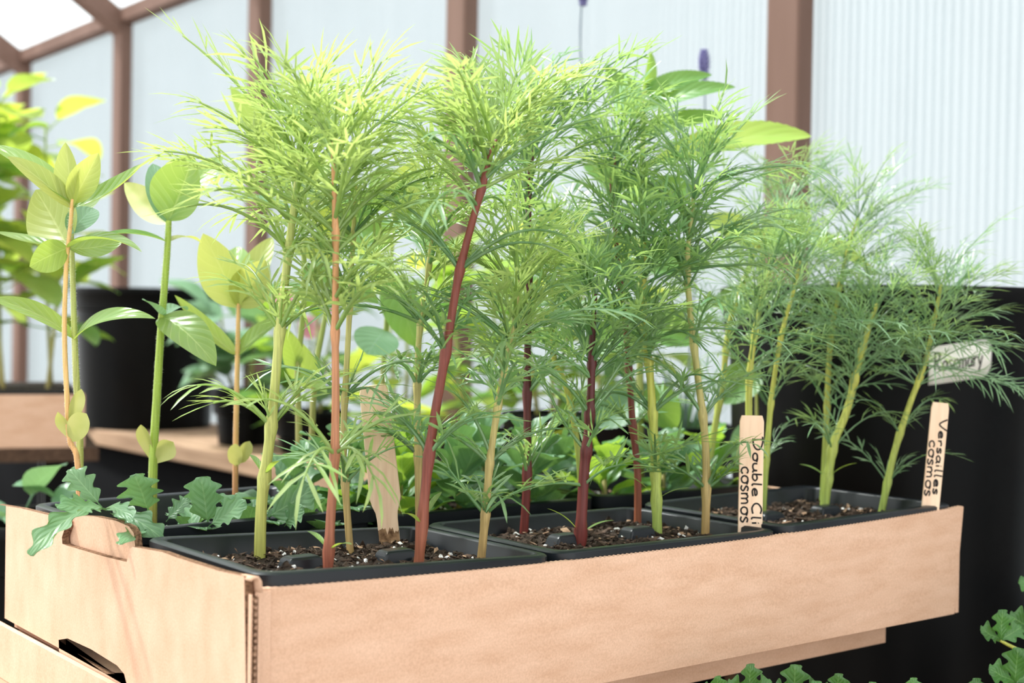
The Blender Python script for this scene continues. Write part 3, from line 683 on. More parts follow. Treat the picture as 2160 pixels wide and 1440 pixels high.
cosmos('tall thin red-stemmed cosmos at the back of the middle pack', [(1352, 1090), (1345, 1000), (1335, 900), (1328, 800), (1320, 690), (1308, 600), (1295, 450), (1290, 380), (1300, 330)], 16, 'st_red', 1, 23, [900, 780, 600, 450], 6, 0.060, leafmat='cosmos', topmat='cosmos',
       base_leaves=False, extra=[((1292, 350), (1220, 240), 0), ((1292, 350), (1400, 240), 0), ((1300, 300), (1330, 190), 0.0)])
cosmos('lime-green-stemmed cosmos standing by the front rim', [(1388, 1130), (1383, 1000), (1378, 890), (1370, 780), (1360, 700), (1358, 600), (1361, 510)], 21, 'st_lime', 1, 24, [1060, 998, 880, 760], 6, 0.062, leafmat='cosmos', topmat='cosmos',
       extra=[((1358, 560), (1250, 410), 0.0), ((1358, 560), (1480, 420), 0.0), ((1360, 500), (1350, 380), 0.0), ((1360, 600), (1560, 540), -.02), ((1360, 600), (1240, 520), -.02)],
       lower=[((1376, 880), (1500, 800), -0.02, .5), ((1376, 880), (1270, 830), 0.0, .3), ((1383, 998), (1280, 970), -.02, .3), ((1383, 998), (1470, 930), -0.02, .3), ((1365, 740), (1490, 740), -0.03, .55)])
cosmos('tan-stemmed cosmos left of the marker reading double', [(1495, 1115), (1490, 1000), (1485, 900), (1470, 780), (1455, 650), (1450, 550), (1458, 460), (1466, 390)], 18, 'st_olive', 1, 25, [1030, 880, 740, 560], 6, 0.066, leafmat='cosmos', topmat='cosmos',
       base_leaves=False, extra=[((1465, 400), (1700, 350), 0.0), ((1465, 380), (1590, 240), 0.01), ((1465, 380), (1520, 215), 0.0), ((1455, 520), (1660, 440), -0.01), ((1468, 350), (1420, 240), 0.0), ((1455, 560), (1640, 560), -.02)],
       lower=[((1493, 1030), (1400, 975), -0.02, .1), ((1493, 1030), (1556, 965), -0.01, -.15), ((1480, 840), (1560, 800), 0, .3)])
cosmos('yellowish cosmos stem half hidden at the back of the middle pack', [(1232, 1080), (1222, 975), (1205, 860), (1185, 790), (1168, 750), (1165, 640), (1175, 520)], 15, 'st_lime', 1, 26, [860, 755, 640], 4, 0.055, leafmat='cosmos', topmat='cosmos', base_leaves=False, t0=0.90, dense=0.6)
# far pack: thread-fine leaves
FK = dict(leafmat='fine', topmat='fine', segw=0.00050, segl=0.0215, pairs=5, sub=2, top_span=0.52)
cosmos('fine-leaved cosmos rising directly behind the marker reading double', [(1585, 1090), (1581, 950), (1580, 810), (1590, 720), (1605, 640), (1625, 570)], 17, 'st_lime', 2, 31, [800, 700], 7, 0.066, base_leaves=False,
       extra=[((1612, 610), (1560, 480), 0), ((1615, 600), (1720, 490), 0), ((1615, 600), (1780, 620), -.02), ((1620, 590), (1640, 460), 0)], **FK)
cosmos('fine-leaved cosmos with slim yellow stem right behind the same marker', [(1608, 1085), (1618, 950), (1630, 820), (1650, 700), (1675, 610), (1688, 550)], 13, 'st_lime', 2, 32, [960, 850, 720], 7, 0.064, base_leaves=False, dense=1.2,
       extra=[((1680, 590), (1790, 520), 0.0), ((1660, 680), (1800, 700), 0)], **FK)
cosmos('fine-leaved cosmos with stout green stem leaning right at the front', [(1735, 1082), (1755, 950), (1785, 870), (1808, 780), (1830, 700), (1850, 640)], 20, 'st_lime', 2, 33, [1020, 950, 800, 740], 7, 0.068,
       extra=[((1830, 700), (1720, 600), 0), ((1830, 700), (1950, 600), 0), ((1825, 720), (1980, 690), -.02), ((1840, 670), (1870, 540), 0), ((1815, 760), (1680, 700), -.02)],
       lower=[((1757, 950), (1705, 880), 0, .3), ((1757, 950), (1900, 870), -.02, .35), ((1808, 780), (1940, 740), -.02, .3), ((1790, 850), (1700, 800), 0, .3)], **FK)
cosmos('fine-leaved cosmos tall and airy behind the stout green stem', [(1740, 1040), (1743, 900), (1750, 740), (1768, 620), (1790, 520), (1810, 460)], 13, 'st_lime', 2, 34, [850, 720, 600], 7, 0.070, base_leaves=False, dense=1.2,
       extra=[((1780, 540), (1960, 390), 0.02), ((1785, 520), (1890, 350), 0.02), ((1780, 560), (1960, 490), 0), ((1800, 470), (1800, 350), 0), ((1775, 580), (1950, 590), 0.0)], **FK)
cosmos('fine-leaved cosmos leaning out past the marker reading Versailles', [(1862, 1062), (1885, 960), (1920, 850), (1950, 770), (1970, 680), (1985, 600)], 15, 'st_lime', 2, 35, [1020, 920, 800], 7, 0.068, base_leaves=False, dense=1.2,
       extra=[((1965, 700), (2110, 650), -.02), ((1950, 770), (2150, 815), -.02), ((1975, 650), (2110, 560), 0), ((1960, 720), (2110, 730), -.03), ((1980, 620), (1960, 530), 0), ((1975, 650), (2050, 570), 0)], **FK)
cosmos('tall fine-leaved cosmos at the left back of the far pack', [(1482, 1060), (1500, 950), (1525, 800), (1540, 680), (1590, 540), (1630, 470), (1670, 420)], 15, 'st_lime', 2, 36, [850, 730, 600], 6, 0.064, base_leaves=False, t0=1.02,
       extra=[((1650, 420), (1770, 330), 0), ((1620, 470), (1790, 420), 0), ((1660, 410), (1720, 310), 0)], **FK)

# ---------------------------------------------------------------- zinnias and other plants given by their leaves
def facing(up, cam, side=0.0): return (ZUP * up + TOCAM * cam + RT * side).normalized()
def leafy(name, label, cat, group, base, T, stempts, width, stemmat, leaves, mat, hairs=False, basez=None, mats=None, dzt=0.0):
    # leaves: (base px, tip px, width px, up, cam, side, depth offset of the tip, arch, fold[, material[, options]])
    P_ = [at(x, y, T + dzt * i / max(1, len(stempts) - 1)) for i, (x, y) in enumerate(stempts)]
    if basez is not None: P_[0] = V((P_[0].x, P_[0].y, basez - 0.006))
    root = V((P_[0].x, P_[0].y, P_[0].z))
    t = thing(name, label, cat, root, group)
    sp = spline(P_, 36); wr = width / FPX * T / 2
    s = stem_mesh(sp, wr, wr * 0.6).build('stem', M[stemmat], t)
    rng = random.Random(int(T * 1000) + int(width * 7) + len(leaves))
    if hairs:
        b = MB()
        for i in range(900):
            p = interp(sp, rng.uniform(0.05, 0.97)); a = rng.uniform(0, 2 * PI); d = V((math.cos(a), math.sin(a), rng.uniform(-.2, .3))).normalized()
            p = p + d * wr * 0.75; s_ = d.cross(ZUP).normalized() * 0.00010; k = len(b.v)
            b.v += [p + s_, p - s_, p + ZUP * 0.00015, p + d * rng.uniform(0.0007, 0.0013)]; b.f += [(k, k + 1, k + 3), (k + 1, k + 2, k + 3), (k + 2, k, k + 3)]
        h = b.build('stem_hairs', M['hair'], s); h['kind'] = 'stuff'
    for lf in leaves:
        (bx, by), (ex, ey), wd, up, cam_, side, dd, arch, fold = lf[:9]
        m = lf[9] if len(lf) > 9 and lf[9] else mat; op = lf[10] if len(lf) > 10 else {}
        A = min(sp, key=lambda p: (p - at(bx, by, T)).length)
        if (A - at(bx, by, T)).length > 0.02: A = at(bx, by, T)
        C = at(ex, ey, T + dd)
        b = MB(); blade(b, A, C, wd / FPX * T / 2, facing(up, cam_, side), arch, fold, **op)
        b.build('cotyledon' if m == 'coty' else 'leaf', M[m], t, True, [('SUBSURF', dict(levels=1, render_levels=1))] if not op.get('serr') else [])
    return t
ZG = 'zinnia seedlings in the back left pack'
leafy('zinnia_seedling', 'zinnia with slim orange stem and pale cupped crown, far left', 'seedling', ZG, None, 0.79,
      [(172, 1060), (164, 980), (148, 930), (142, 850), (136, 700), (140, 560), (148, 480), (153, 420)], 13, 'st_zo', [
          ((150, 440), (138, 300), 62, .2, 1, -.3, 0.0, -.05, .45, 'zinnia_y'), ((153, 430), (208, 322), 62, .1, 1, .3, -.005, -.08, .5, 'zinnia_y'), ((153, 435), (302, 345), 70, .75, .5, 0, -0.01, -.16, .4, 'zinnia'),
          ((150, 435), (15, 330), 54, .7, .6, 0, -0.005, .10, .4, 'zinnia_y'), ((150, 430), (-30, 305), 60, .8, .4, 0, 0.02, .14, .35, 'zinnia'), ((147, 520), (75, 400), 118, .35, 1, -.2, 0.03, -.12, .35, 'zinnia_y'),
          ((146, 525), (300, 532), 58, .9, .35, 0, -.03, .22, .35, 'zinnia', dict(twist=.5)), ((146, 525), (-10, 488), 50, .9, .3, 0, 0.01, -.06, .3, 'zinnia'), ((146, 530), (62, 562), 66, -.3, 1, 0, -.03, -.15, .2, 'zinnia'), ((150, 530), (262, 505), 60, .4, .8, 0, .02, -.2, .2, 'zinnia'),
          ((150, 500), (200, 440), 60, .2, 1, .2, .04, .1, .3, 'teal'),
          ((150, 928), (122, 868), 36, .3, .8, -.5, -.004, -.2, .5, 'coty', dict(peak=.6)), ((150, 925), (183, 872), 50, .2, 1, .1, -.012, .1, .1, 'coty', dict(peak=.6, tip=.5)), ((150, 900), (172, 820), 30, .2, .9, .5, .002, .1, .3, 'coty', dict(peak=.62))],
      'zinnia', True, -0.0195)
leafy('zinnia_seedling', 'zinnia with straight green stem just behind the slim orange one', 'seedling', ZG, None, 0.83,
      [(170, 1055), (168, 930), (161, 800), (157, 700), (153, 570), (150, 460)], 16, 'st_green', [
          ((157, 708), (-20, 630), 62, .8, .5, 0, -.02, .16, .3, 'zinnia', dict(twist=.3)), ((157, 708), (328, 672), 62, .7, .6, 0, -.03, .24, .3, 'zinnia', dict(twist=.4)), ((150, 470), (110, 360), 50, .3, .8, 0, .03, .1, .3), ((150, 470), (215, 400), 54, .3, .9, 0, .04, .1, .3)],
      'zinnia', True, -0.0195)
leafy('zinnia_seedling', 'zinnia with thick green stem and broad folded leaves at its top', 'seedling', ZG, None, 0.86,
      [(322, 1095), (323, 980), (330, 850), (340, 690), (352, 540), (356, 465)], 20, 'st_zg', [
          ((356, 468), (408, 325), 120, .1, 1, -.2, -.01, -.10, .45, 'zinnia'), ((354, 468), (322, 345), 70, .0, 1, .5, .02, .1, .3, 'teal'), ((354, 470), (262, 385), 62, .3, .9, -.2, .03, -.05, .3, 'coty'), ((356, 468), (470, 330), 70, .5, .7, 0, .03, .15, .3, 'zinnia'),
          ((352, 515), (215, 495), 40, .9, .3, 0, -.02, .14, .3, 'broad'), ((352, 515), (425, 512), 28, .9, .2, 0, .04, .16, .3, 'zinnia_y'), ((340, 678), (456, 772), 84, .6, .8, .2, -.03, .20, .3, 'zinnia'), ((338, 678), (300, 632), 44, .8, .5, 0, -.02, .1, .3, 'teal'), ((342, 676), (395, 655), 40, .8, .5, 0, .03, .25, .3, 'teal'),
          ((322, 985), (297, 895), 34, .2, .9, -.4, -.003, -.1, .5, 'coty', dict(peak=.7, tip=.5)), ((322, 985), (366, 932), 46, .3, 1, .3, -.008, -.1, .3, 'coty', dict(peak=.72, tip=.5))],
      'zinnia', True, -0.0195)
leafy('zinnia_seedling', 'zinnia with thin hairy stem beside the yellow-green cosmos', 'seedling', ZG, None, 0.92,
      [(497, 1075), (497, 950), (500, 800), (502, 700), (503, 640)], 13, 'st_zo', [
          ((502, 648), (428, 492), 96, .15, 1, -.2, -.01, -.12, .45, 'zinnia_y'), ((503, 648), (560, 548), 86, .15, 1, .3, -.005, -.1, .45, 'zinnia_y'), ((503, 645), (500, 520), 80, .1, 1, 0, .03, .1, .4, 'zinnia'), ((502, 745), (368, 622), 44, .7, .5, 0, -.01, -.1, .4, 'zinnia'), ((502, 745), (605, 668), 50, .7, .5, 0, 0, .12, .4, 'zinnia'),
          ((502, 640), (575, 500), 60, .2, 1, 0, .03, .1, .3, 'zinnia_y'),
          ((498, 1000), (497, 935), 32, .1, 1, 0, -.01, .05, .2, 'coty', dict(peak=.62, tip=.5, petiole=.25)), ((500, 1000), (527, 930), 28, .1, 1, .3, -.005, .1, .2, 'coty', dict(peak=.68, tip=.5, petiole=.3))],
      'zinnia', True, -0.0195)
ZM = 'broad-leaved seedlings in the back row middle'
leafy('broad_leaf_seedling', 'broad-leaved seedling between yellow-green and orange cosmos stems', 'seedling', ZM, None, 0.98,
      [(632, 1050), (630, 900), (628, 775), (640, 650), (640, 500), (636, 400)], 15, 'st_bg', [
          ((634, 790), (690, 830), 40, .6, .6, 0, -.02, .3, .3), ((632, 780), (600, 690), 44, .3, .9, 0, -.02, -.1, .3), ((640, 640), (560, 690), 60, .5, .6, 0, -.02, .2, .3, 'broad'), ((640, 560), (730, 640), 60, .6, .6, 0, .0, .2, .3, 'broad'), ((638, 470), (470, 420), 50, .9, .3, 0, 0, .2, .3, 'teal'), ((638, 470), (780, 430), 60, .9, .3, 0, 0, .2, .3, 'broad'),
          ((637, 420), (485, 180), 60, .2, .9, 0, 0.02, .1, .3, 'broad_y'), ((637, 420), (690, 330), 60, .2, .9, 0, 0.02, .1, .3, 'broad_y'), ((636, 410), (560, 300), 70, .2, .9, 0, 0.02, .1, .3, 'broad_y')],
      'zinnia', False, -0.016)
leafy('broad_leaf_seedling', 'broad-leaved seedling with hanging dark leaf behind the orange stem', 'seedling', ZM, None, 1.0,
      [(655, 1050), (662, 820), (680, 700), (705, 580), (720, 480)], 14, 'st_bg', [
          ((660, 830), (600, 700), 66, .3, .9, -.2, -.02, -.1, .3, 'zinnia'), ((700, 600), (800, 640), 60, .6, .6, 0, .0, .2, .3, 'broad'), ((705, 560), (600, 520), 70, .6, .6, 0, .0, .2, .3, 'broad_y'), ((715, 500), (790, 400), 70, .3, .8, 0, 0, .1, .3, 'broad'), ((715, 500), (660, 400), 70, .3, .8, 0, 0, .1, .3, 'broad_y')],
      'zinnia', False, -0.016)
leafy('broad_leaf_seedling', 'broad-leaved seedling whose two dark leaves hang beside the white gap', 'seedling', ZM, None, 1.03,
      [(800, 1060), (805, 850), (815, 680), (825, 560), (830, 440)], 13, 'st_bg', [
          ((820, 580), (882, 735), 84, -.1, 1, .1, -.01, .15, .2, 'broad'), ((812, 690), (775, 748), 96, .0, 1, -.1, -.03, .2, .1, 'teal', dict(peak=.6, tip=.5)), ((826, 520), (740, 480), 90, .4, .8, 0, 0, .2, .2, 'broad'), ((828, 480), (940, 440), 90, .4, .8, 0, 0, .2, .2, 'broad'), ((830, 450), (800, 350), 80, .2, .9, 0, 0, .1, .2, 'broad'), ((830, 450), (880, 340), 80, .2, .9, 0, 0, .1, .2, 'broad_y')],
      'broad', False, -0.016)
leafy('serrated_leaf_plant', 'tall plant with long serrated leaves arching over the cosmos to the right', 'plant', None, None, 1.07,
      [(1352, 1040), (1350, 800), (1352, 500), (1356, 300), (1360, 170)], 16, 'st_bg', [
          ((1358, 205), (1372, 108), 34, .1, .8, .6, 0, .1, .5, 'broad', dict(serr=14, serr_d=.12)), ((1362, 200), (1502, 158), 52, .5, .8, 0, -.01, .16, .3, 'broad', dict(serr=18, serr_d=.10, peak=.36)), ((1362, 235), (1552, 184), 56, .5, .8, 0, -.03, .16, .3, 'broad', dict(serr=18, serr_d=.1, peak=.36)),
          ((1360, 290), (1542, 244), 54, .5, .8, 0, -.02, .14, .3, 'broad', dict(serr=18, serr_d=.1, peak=.36)), ((1352, 240), (1278, 140), 64, .2, .9, -.3, .02, -.1, .35, 'broad', dict(serr=14, serr_d=.1)), ((1358, 350), (1712, 288), 84, .55, .7, 0, -.03, .20, .3, 'broad_y', dict(serr=22, serr_d=.1, peak=.55)),
          ((1354, 430), (1230, 350), 80, .5, .7, 0, 0, .15, .3, 'broad', dict(serr=14, serr_d=.1)), ((1354, 430), (1480, 400), 80, .5, .7, 0, 0, .15, .3, 'broad', dict(serr=14, serr_d=.1)), ((1352, 560), (1200, 520), 90, .5, .7, 0, 0, .15, .3, 'broad_y', dict(serr=14, serr_d=.1)), ((1352, 560), (1500, 560), 90, .5, .7, 0, 0, .15, .3, 'broad', dict(serr=14, serr_d=.1)),
          ((1351, 700), (1230, 740), 90, .5, .7, 0, 0, .15, .3, 'broad', dict(serr=14, serr_d=.1)), ((1351, 700), (1480, 720), 90, .5, .7, 0, 0, .15, .3, 'broad', dict(serr=14, serr_d=.1)), ((1350, 820), (1430, 900), 100, .5, .7, 0, 0, .15, .3, 'broad', dict(serr=14, serr_d=.1)), ((1350, 820), (1260, 900), 100, .5, .7, 0, 0, .15, .3, 'teal', dict(serr=14, serr_d=.1))],
      'broad', False, -0.016)
leafy('serrated_leaf_plant', 'serrated-leaved plant in the back row right, hidden in fine cosmos', 'plant', None, None, 1.14,
      [(1600, 1020), (1600, 800), (1605, 600), (1610, 470)], 14, 'st_bg', [
          ((1605, 520), (1480, 460), 80, .5, .7, 0, 0, .15, .3, 'broad_y', dict(serr=14, serr_d=.1)), ((1605, 520), (1720, 500), 80, .5, .7, 0, 0, .15, .3, 'broad', dict(serr=14, serr_d=.1)), ((1603, 640), (1500, 640), 80, .5, .7, 0, 0, .15, .3, 'broad', dict(serr=14, serr_d=.1)), ((1603, 640), (1760, 660), 80, .5, .7, 0, 0, .15, .3, 'broad_y', dict(serr=14, serr_d=.1)),
          ((1600, 780), (1520, 850), 90, .5, .7, 0, 0, .15, .3, 'broad', dict(serr=14, serr_d=.1)), ((1600, 800), (1680, 880), 90, .5, .7, 0, 0, .15, .3, 'teal', dict(serr=14, serr_d=.1)), ((1608, 480), (1850, 580), 60, .6, .6, 0, -.02, .2, .3, 'broad_y', dict(serr=14, serr_d=.1)), ((1600, 900), (1560, 990), 80, .5, .7, 0, 0, .15, .3, 'teal'), ((1600, 900), (1680, 980), 80, .5, .7, 0, 0, .15, .3, 'teal')],
      'broad', False, -0.016)

# ---------------------------------------------------------------- low rosettes of lobed leaves
def rosette(label, x, y, pack, seed, n, L, mat='lobed', lobes=4, lobe_d=0.55, rise=0.6, group='low lobed-leaf seedlings', extra=(), tall=0.0):
    rng = random.Random(seed); z = SOILZ[pack]; base = V((x, y, z))
    t = thing('lobed_leaf_seedling', label, 'seedling', base, group)
    b = MB(); b.tube([base - ZUP * 0.006, base + ZUP * (0.010 + tall)], [0.0022, 0.0018], 8); b.build('stem', M['st_bg'], t)
    for i in range(n):
        a = i * 2.4 + rng.uniform(-.3, .3); k = i / max(1, n - 1)
        hd = V((math.cos(a), math.sin(a), 0)); el = rise * (0.35 + 1.1 * k) + rng.uniform(-.12, .12)
        l = L * (1.0 - 0.35 * k) * rng.uniform(.85, 1.15); A = base + ZUP * (0.004 + (0.008 + tall) * k)
        C = A + (hd * math.cos(el) + ZUP * math.sin(el)) * l
        b = MB(); blade(b, A, C, l * rng.uniform(.26, .34), ZUP * 1.0 - hd * 0.2, rng.uniform(.10, .30), 0.22, 0.6, lobes, lobe_d, nv=30, nu=6, tip=0.6, wave=0.10, twist=rng.uniform(-.5, .5), petiole=0.22)
        b.build('leaf', M[mat], t)
    for A, C, wd, nrm, arch in extra:
        b = MB(); blade(b, A, C, wd, nrm, arch, 0.2, 0.58, lobes, lobe_d, nv=30, tip=0.6, wave=0.06, petiole=0.15); b.build('leaf', M[mat], t)
    return t
R1 = V((0.060, 0.190, SOILZ[3])); R0 = V((0.028, 0.192, SOILZ[3]))
rosette('lobed seedling spilling over the notched end of the tray', R0.x, R0.y, 3, 41, 5, 0.036, extra=[
    (at(215, 1072, .745), at(64, 1172, .70), 0.0085, facing(.7, .6), .30), (at(225, 1075, .74), at(122, 1072, .70), 0.0085, facing(.5, .9), .10),
    (at(215, 1070, .74), at(145, 990, .745), 0.0085, facing(.4, .9, .3), .12), (at(225, 1072, .74), at(345, 1140, .72), 0.0080, facing(.8, .6), .22), (at(225, 1075, .74), at(280, 1100, .70), 0.006, facing(.8, .6), .2)])
rosette('lobed seedling holding one upright oak-shaped leaf above the tray end', R1.x, R1.y, 3, 42, 6, 0.042, extra=[
    (at(315, 1080, .765), at(285, 1000, .75), 0.0130, facing(.25, 1), .05), (at(330, 1110, .74), at(252, 1148, .70), 0.0065, facing(.8, .6), .12), (at(350, 1100, .76), at(400, 1052, .765), 0.007, facing(.8, .6), .1)])
rosette('lobed seedling beside the front rim, curled grey-green leaves', 0.092, 0.186, 3, 43, 9, 0.042, lobe_d=.4, extra=[
    (at(440, 1110, .78), at(425, 1005, .775), 0.0120, facing(.2, 1), .05), (at(440, 1110, .77), at(520, 1060, .76), 0.0085, facing(.5, .8), .1)])
rosette('lobed seedling behind the base of the yellow-green cosmos', 0.130, 0.184, 3, 44, 9, 0.042, lobe_d=.4, extra=[
    (at(560, 1095, .80), at(665, 1030, .80), 0.0120, facing(.4, 1), .05), (at(600, 1110, .80), at(640, 1070, .79), 0.0085, facing(.5, .8), .1)])
rosette('lobed seedling behind the orange-red cosmos base', 0.160, 0.200, 3, 45, 9, 0.044, lobe_d=.35)
rosette('lobed seedling just left of the blank wooden marker', 0.160, 0.250, 3, 46, 9, 0.050, lobe_d=.35, tall=.02)
for q, (x, y, lb) in enumerate([
        (0.200, 0.186, 'bushy lobed seedling directly behind the blank wooden marker'), (0.198, 0.245, 'bushy lobed seedling in the rear cell past the blank marker'),
        (0.245, 0.184, 'bushy lobed seedling behind the tan-stemmed cosmos base'), (0.255, 0.250, 'bushy lobed seedling rear of the darkest red stem'),
        (0.305, 0.186, 'bushy lobed seedling behind the darkest red cosmos stem'), (0.315, 0.250, 'bushy lobed seedling rear of the stout branching stem'),
        (0.375, 0.188, 'bushy lobed seedling behind the lime-green cosmos stem'), (0.385, 0.250, 'bushy lobed seedling rear of the lime-green stem'),
        (0.435, 0.190, 'bushy lobed seedling behind the marker reading double'), (0.490, 0.200, 'bushy lobed seedling in the dark behind the leaning green stem')]):
    rosette(lb, x, y, 4 if x < 0.35 else 5, 60 + q, 15 if x < .36 else 11, 0.052, 'lobed' if q % 3 else 'broad', 3, 0.28, 0.75, 'bushy low seedlings in the back row', tall=0.030 if x < .36 else 0.018)

# ================================================================ wooden plant markers with handwriting
GL = {  # strokes in a unit-high hand; each glyph is (advance, [polyline, ...])
    'D': (0.75, [[(0.1, 1.05), (0.12, 0.0)], [(-0.05, 1.0), (0.25, 1.02), (0.58, 0.8), (0.62, 0.4), (0.4, 0.08), (0.05, 0.0)]]),
    'o': (0.55, [[(0.35, 0.5), (0.15, 0.45), (0.08, 0.2), (0.22, 0.02), (0.42, 0.1), (0.46, 0.35), (0.35, 0.5), (0.55, 0.42)]]),
    'u': (0.55, [[(0.08, 0.5), (0.08, 0.15), (0.22, 0.02), (0.4, 0.15), (0.44, 0.5)], [(0.44, 0.5), (0.46, 0.1), (0.55, 0.04)]]),
    'b': (0.5, [[(0.1, 1.0), (0.08, 0.05)], [(0.09, 0.4), (0.3, 0.5), (0.42, 0.28), (0.28, 0.03), (0.08, 0.06)]]),
    'l': (0.28, [[(0.12, 1.02), (0.1, 0.1), (0.2, 0.0)]]),
    'e': (0.5, [[(0.08, 0.25), (0.4, 0.32), (0.34, 0.5), (0.14, 0.45), (0.06, 0.2), (0.2, 0.02), (0.46, 0.1)]]),
    ' ': (0.28, []),
    'C': (0.7, [[(0.6, 0.9), (0.35, 1.0), (0.1, 0.7), (0.08, 0.3), (0.3, 0.02), (0.6, 0.12)]]),
    'i': (0.25, [[(0.1, 0.5), (0.11, 0.02)], [(0.1, 0.75), (0.12, 0.68)]]),
    'c': (0.45, [[(0.4, 0.42), (0.25, 0.5), (0.08, 0.35), (0.1, 0.1), (0.25, 0.0), (0.42, 0.1)]]),
    's': (0.42, [[(0.36, 0.46), (0.2, 0.52), (0.08, 0.4), (0.2, 0.28), (0.34, 0.16), (0.22, 0.0), (0.04, 0.06)]]),
    'm': (0.72, [[(0.06, 0.5), (0.07, 0.0)], [(0.07, 0.35), (0.2, 0.5), (0.32, 0.4), (0.33, 0.0)], [(0.33, 0.35), (0.46, 0.5), (0.58, 0.4), (0.6, 0.0)]]),
    'V': (0.62, [[(0.0, 1.0), (0.3, 0.0), (0.62, 1.05)]]),
    'r': (0.42, [[(0.08, 0.5), (0.1, 0.0)], [(0.1, 0.32), (0.22, 0.48), (0.38, 0.44)]]),
    'a': (0.52, [[(0.4, 0.46), (0.2, 0.5), (0.07, 0.25), (0.18, 0.02), (0.36, 0.15), (0.42, 0.48), (0.42, 0.1), (0.5, 0.02)]]),
    'R': (0.68, [[(0.1, 1.0), (0.1, 0.0)], [(0.0, 0.95), (0.35, 1.0), (0.5, 0.78), (0.3, 0.55), (0.1, 0.5)], [(0.2, 0.52), (0.58, 0.0)]]),
    'y': (0.5, [[(0.06, 0.5), (0.2, 0.12), (0.3, 0.1)], [(0.44, 0.5), (0.28, 0.0), (0.1, -0.35)]]),
}
def write(b, text, org, adv, up, nrm, size, pen, stretch=1.0, bend=None):
    x = 0.0
    for ch in text:
        a, strokes = GL[ch]
        for st in strokes:
            pts = [V((p[0], p[1], 0)) for p in st]; pts = spline(pts, 5 * len(pts)) if len(pts) > 2 else pts
            Q = []
            for p in pts:
                w_ = org + adv * ((x + p.x) * size * stretch) + up * (p.y * size)
                Q.append(bend(w_) if bend else w_)
            rows = []
            for i, p in enumerate(Q):
                d = (Q[min(i + 1, len(Q) - 1)] - Q[max(i - 1, 0)])
                if d.length < 1e-9: d = up
                nn = nrm(p) if callable(nrm) else nrm
                s = d.normalized().cross(nn) * pen
                rows.append([p - s - nn * 0.0001, p - s + nn * 0.00012, p + s + nn * 0.00012, p + s - nn * 0.0001])
            b.quad_strip(rows, closed=True)
        x += a
def marker(label, top, bot, wpx, lines, z, neck=False, face=None, T=None, wear=False):
    # top and bot: picture points of the tag's middle line, both at the depth T
    A = at(*bot, T); B = at(*top, T)
    ax = (B - A).normalized(); nrm = face if face is not None else TOCAM
    nrm = (nrm - ax * nrm.dot(ax)).normalized(); sd_ = ax.cross(nrm).normalized()   # picture right
    if sd_.dot(RT) < 0: sd_ = -sd_
    hw = wpx / FPX * T / 2; L = (B - A).length; th = 0.0009
    drop = max(0.0, (A.z - z)) / max(ax.z, .3) + 0.022
    root = A - ax * ((A.z - z) / max(ax.z, .3))
    t = thing('plant_marker', label, 'plant marker', root, 'wooden plant markers')
    prof = []
    n = 26
    for i in range(n + 1):
        s = -drop + (L + drop) * i / n; k = 1.0
        if neck:
            f = max(0.0, s) / L
            k = 0.66 + 0.34 * min(1, max(0, (f - 0.17) / 0.09)) if f < .26 else 1.0 - 0.12 * (f - .26)
            if f < .02: k = 0.66
        if L - s < hw * 0.30: k *= 0.86 + 0.14 * math.sqrt(max(0, 1 - (1 - (L - s) / (hw * 0.30)) ** 2))
        prof.append((s, hw * k))
    rows = [[A + ax * s - sd_ * h + nrm * th, A + ax * s + sd_ * h + nrm * th, A + ax * s + sd_ * h - nrm * th, A + ax * s - sd_ * h - nrm * th] for s, h in prof]
    b = MB(); b.quad_strip(rows, closed=True); b.f.append((3, 2, 1, 0)); q = 4 * n; b.f.append((q, q + 1, q + 2, q + 3))
    b.build('wood_tag', M['wood_tag'], t, False, [('BEVEL', dict(width=0.0003, segments=1))])
    if wear:
        b = MB(); rng = random.Random(5); rows = []
        for i in range(15):
            u = -1 + 2 * i / 14; hh = 0.0055 + rng.uniform(-.002, .0025)
            c = A + sd_ * (u * hw * 0.652) + nrm * (th + 0.00012)
            rows.append([c - ax * 0.006, c + ax * hh * 0.5, c + ax * hh])
        b.quad_strip(rows); b.build('damp_stain', M['damp'], t, True)
    if lines:
        for text, start, side, size, st in lines:
            b = MB(); org = B - ax * (start * L) + sd_ * (side * hw) + nrm * (th + 0.00005)
            write(b, text, org, -ax, sd_, nrm, size, 0.00050, st); b.build('handwriting', M['ink'], t, False)
    return t
marker('blank wooden plant marker with damp stained foot in the corner pack', (787, 812), (822, 1140), 66, None, SOILZ[0], True, None, 0.795, True)
marker('wooden plant marker handwritten Double Cli cosmos', (1586, 876), (1582, 1118), 51, [('Double Cli', 0.19, 0.10, 0.0058, 1.98), ('cosmos', 0.44, -0.82, 0.0082, 1.36)], SOILZ[1], False, None, 0.845)
marker('wooden plant marker handwritten Versailles cosmos at the far end', (1984, 849), (1963, 1062), 37, [('Versailles', 0.16, 0.08, 0.0050, 2.40), ('cosmos', 0.37, -0.86, 0.0066, 1.85)], SOILZ[2], False, None, 0.925)

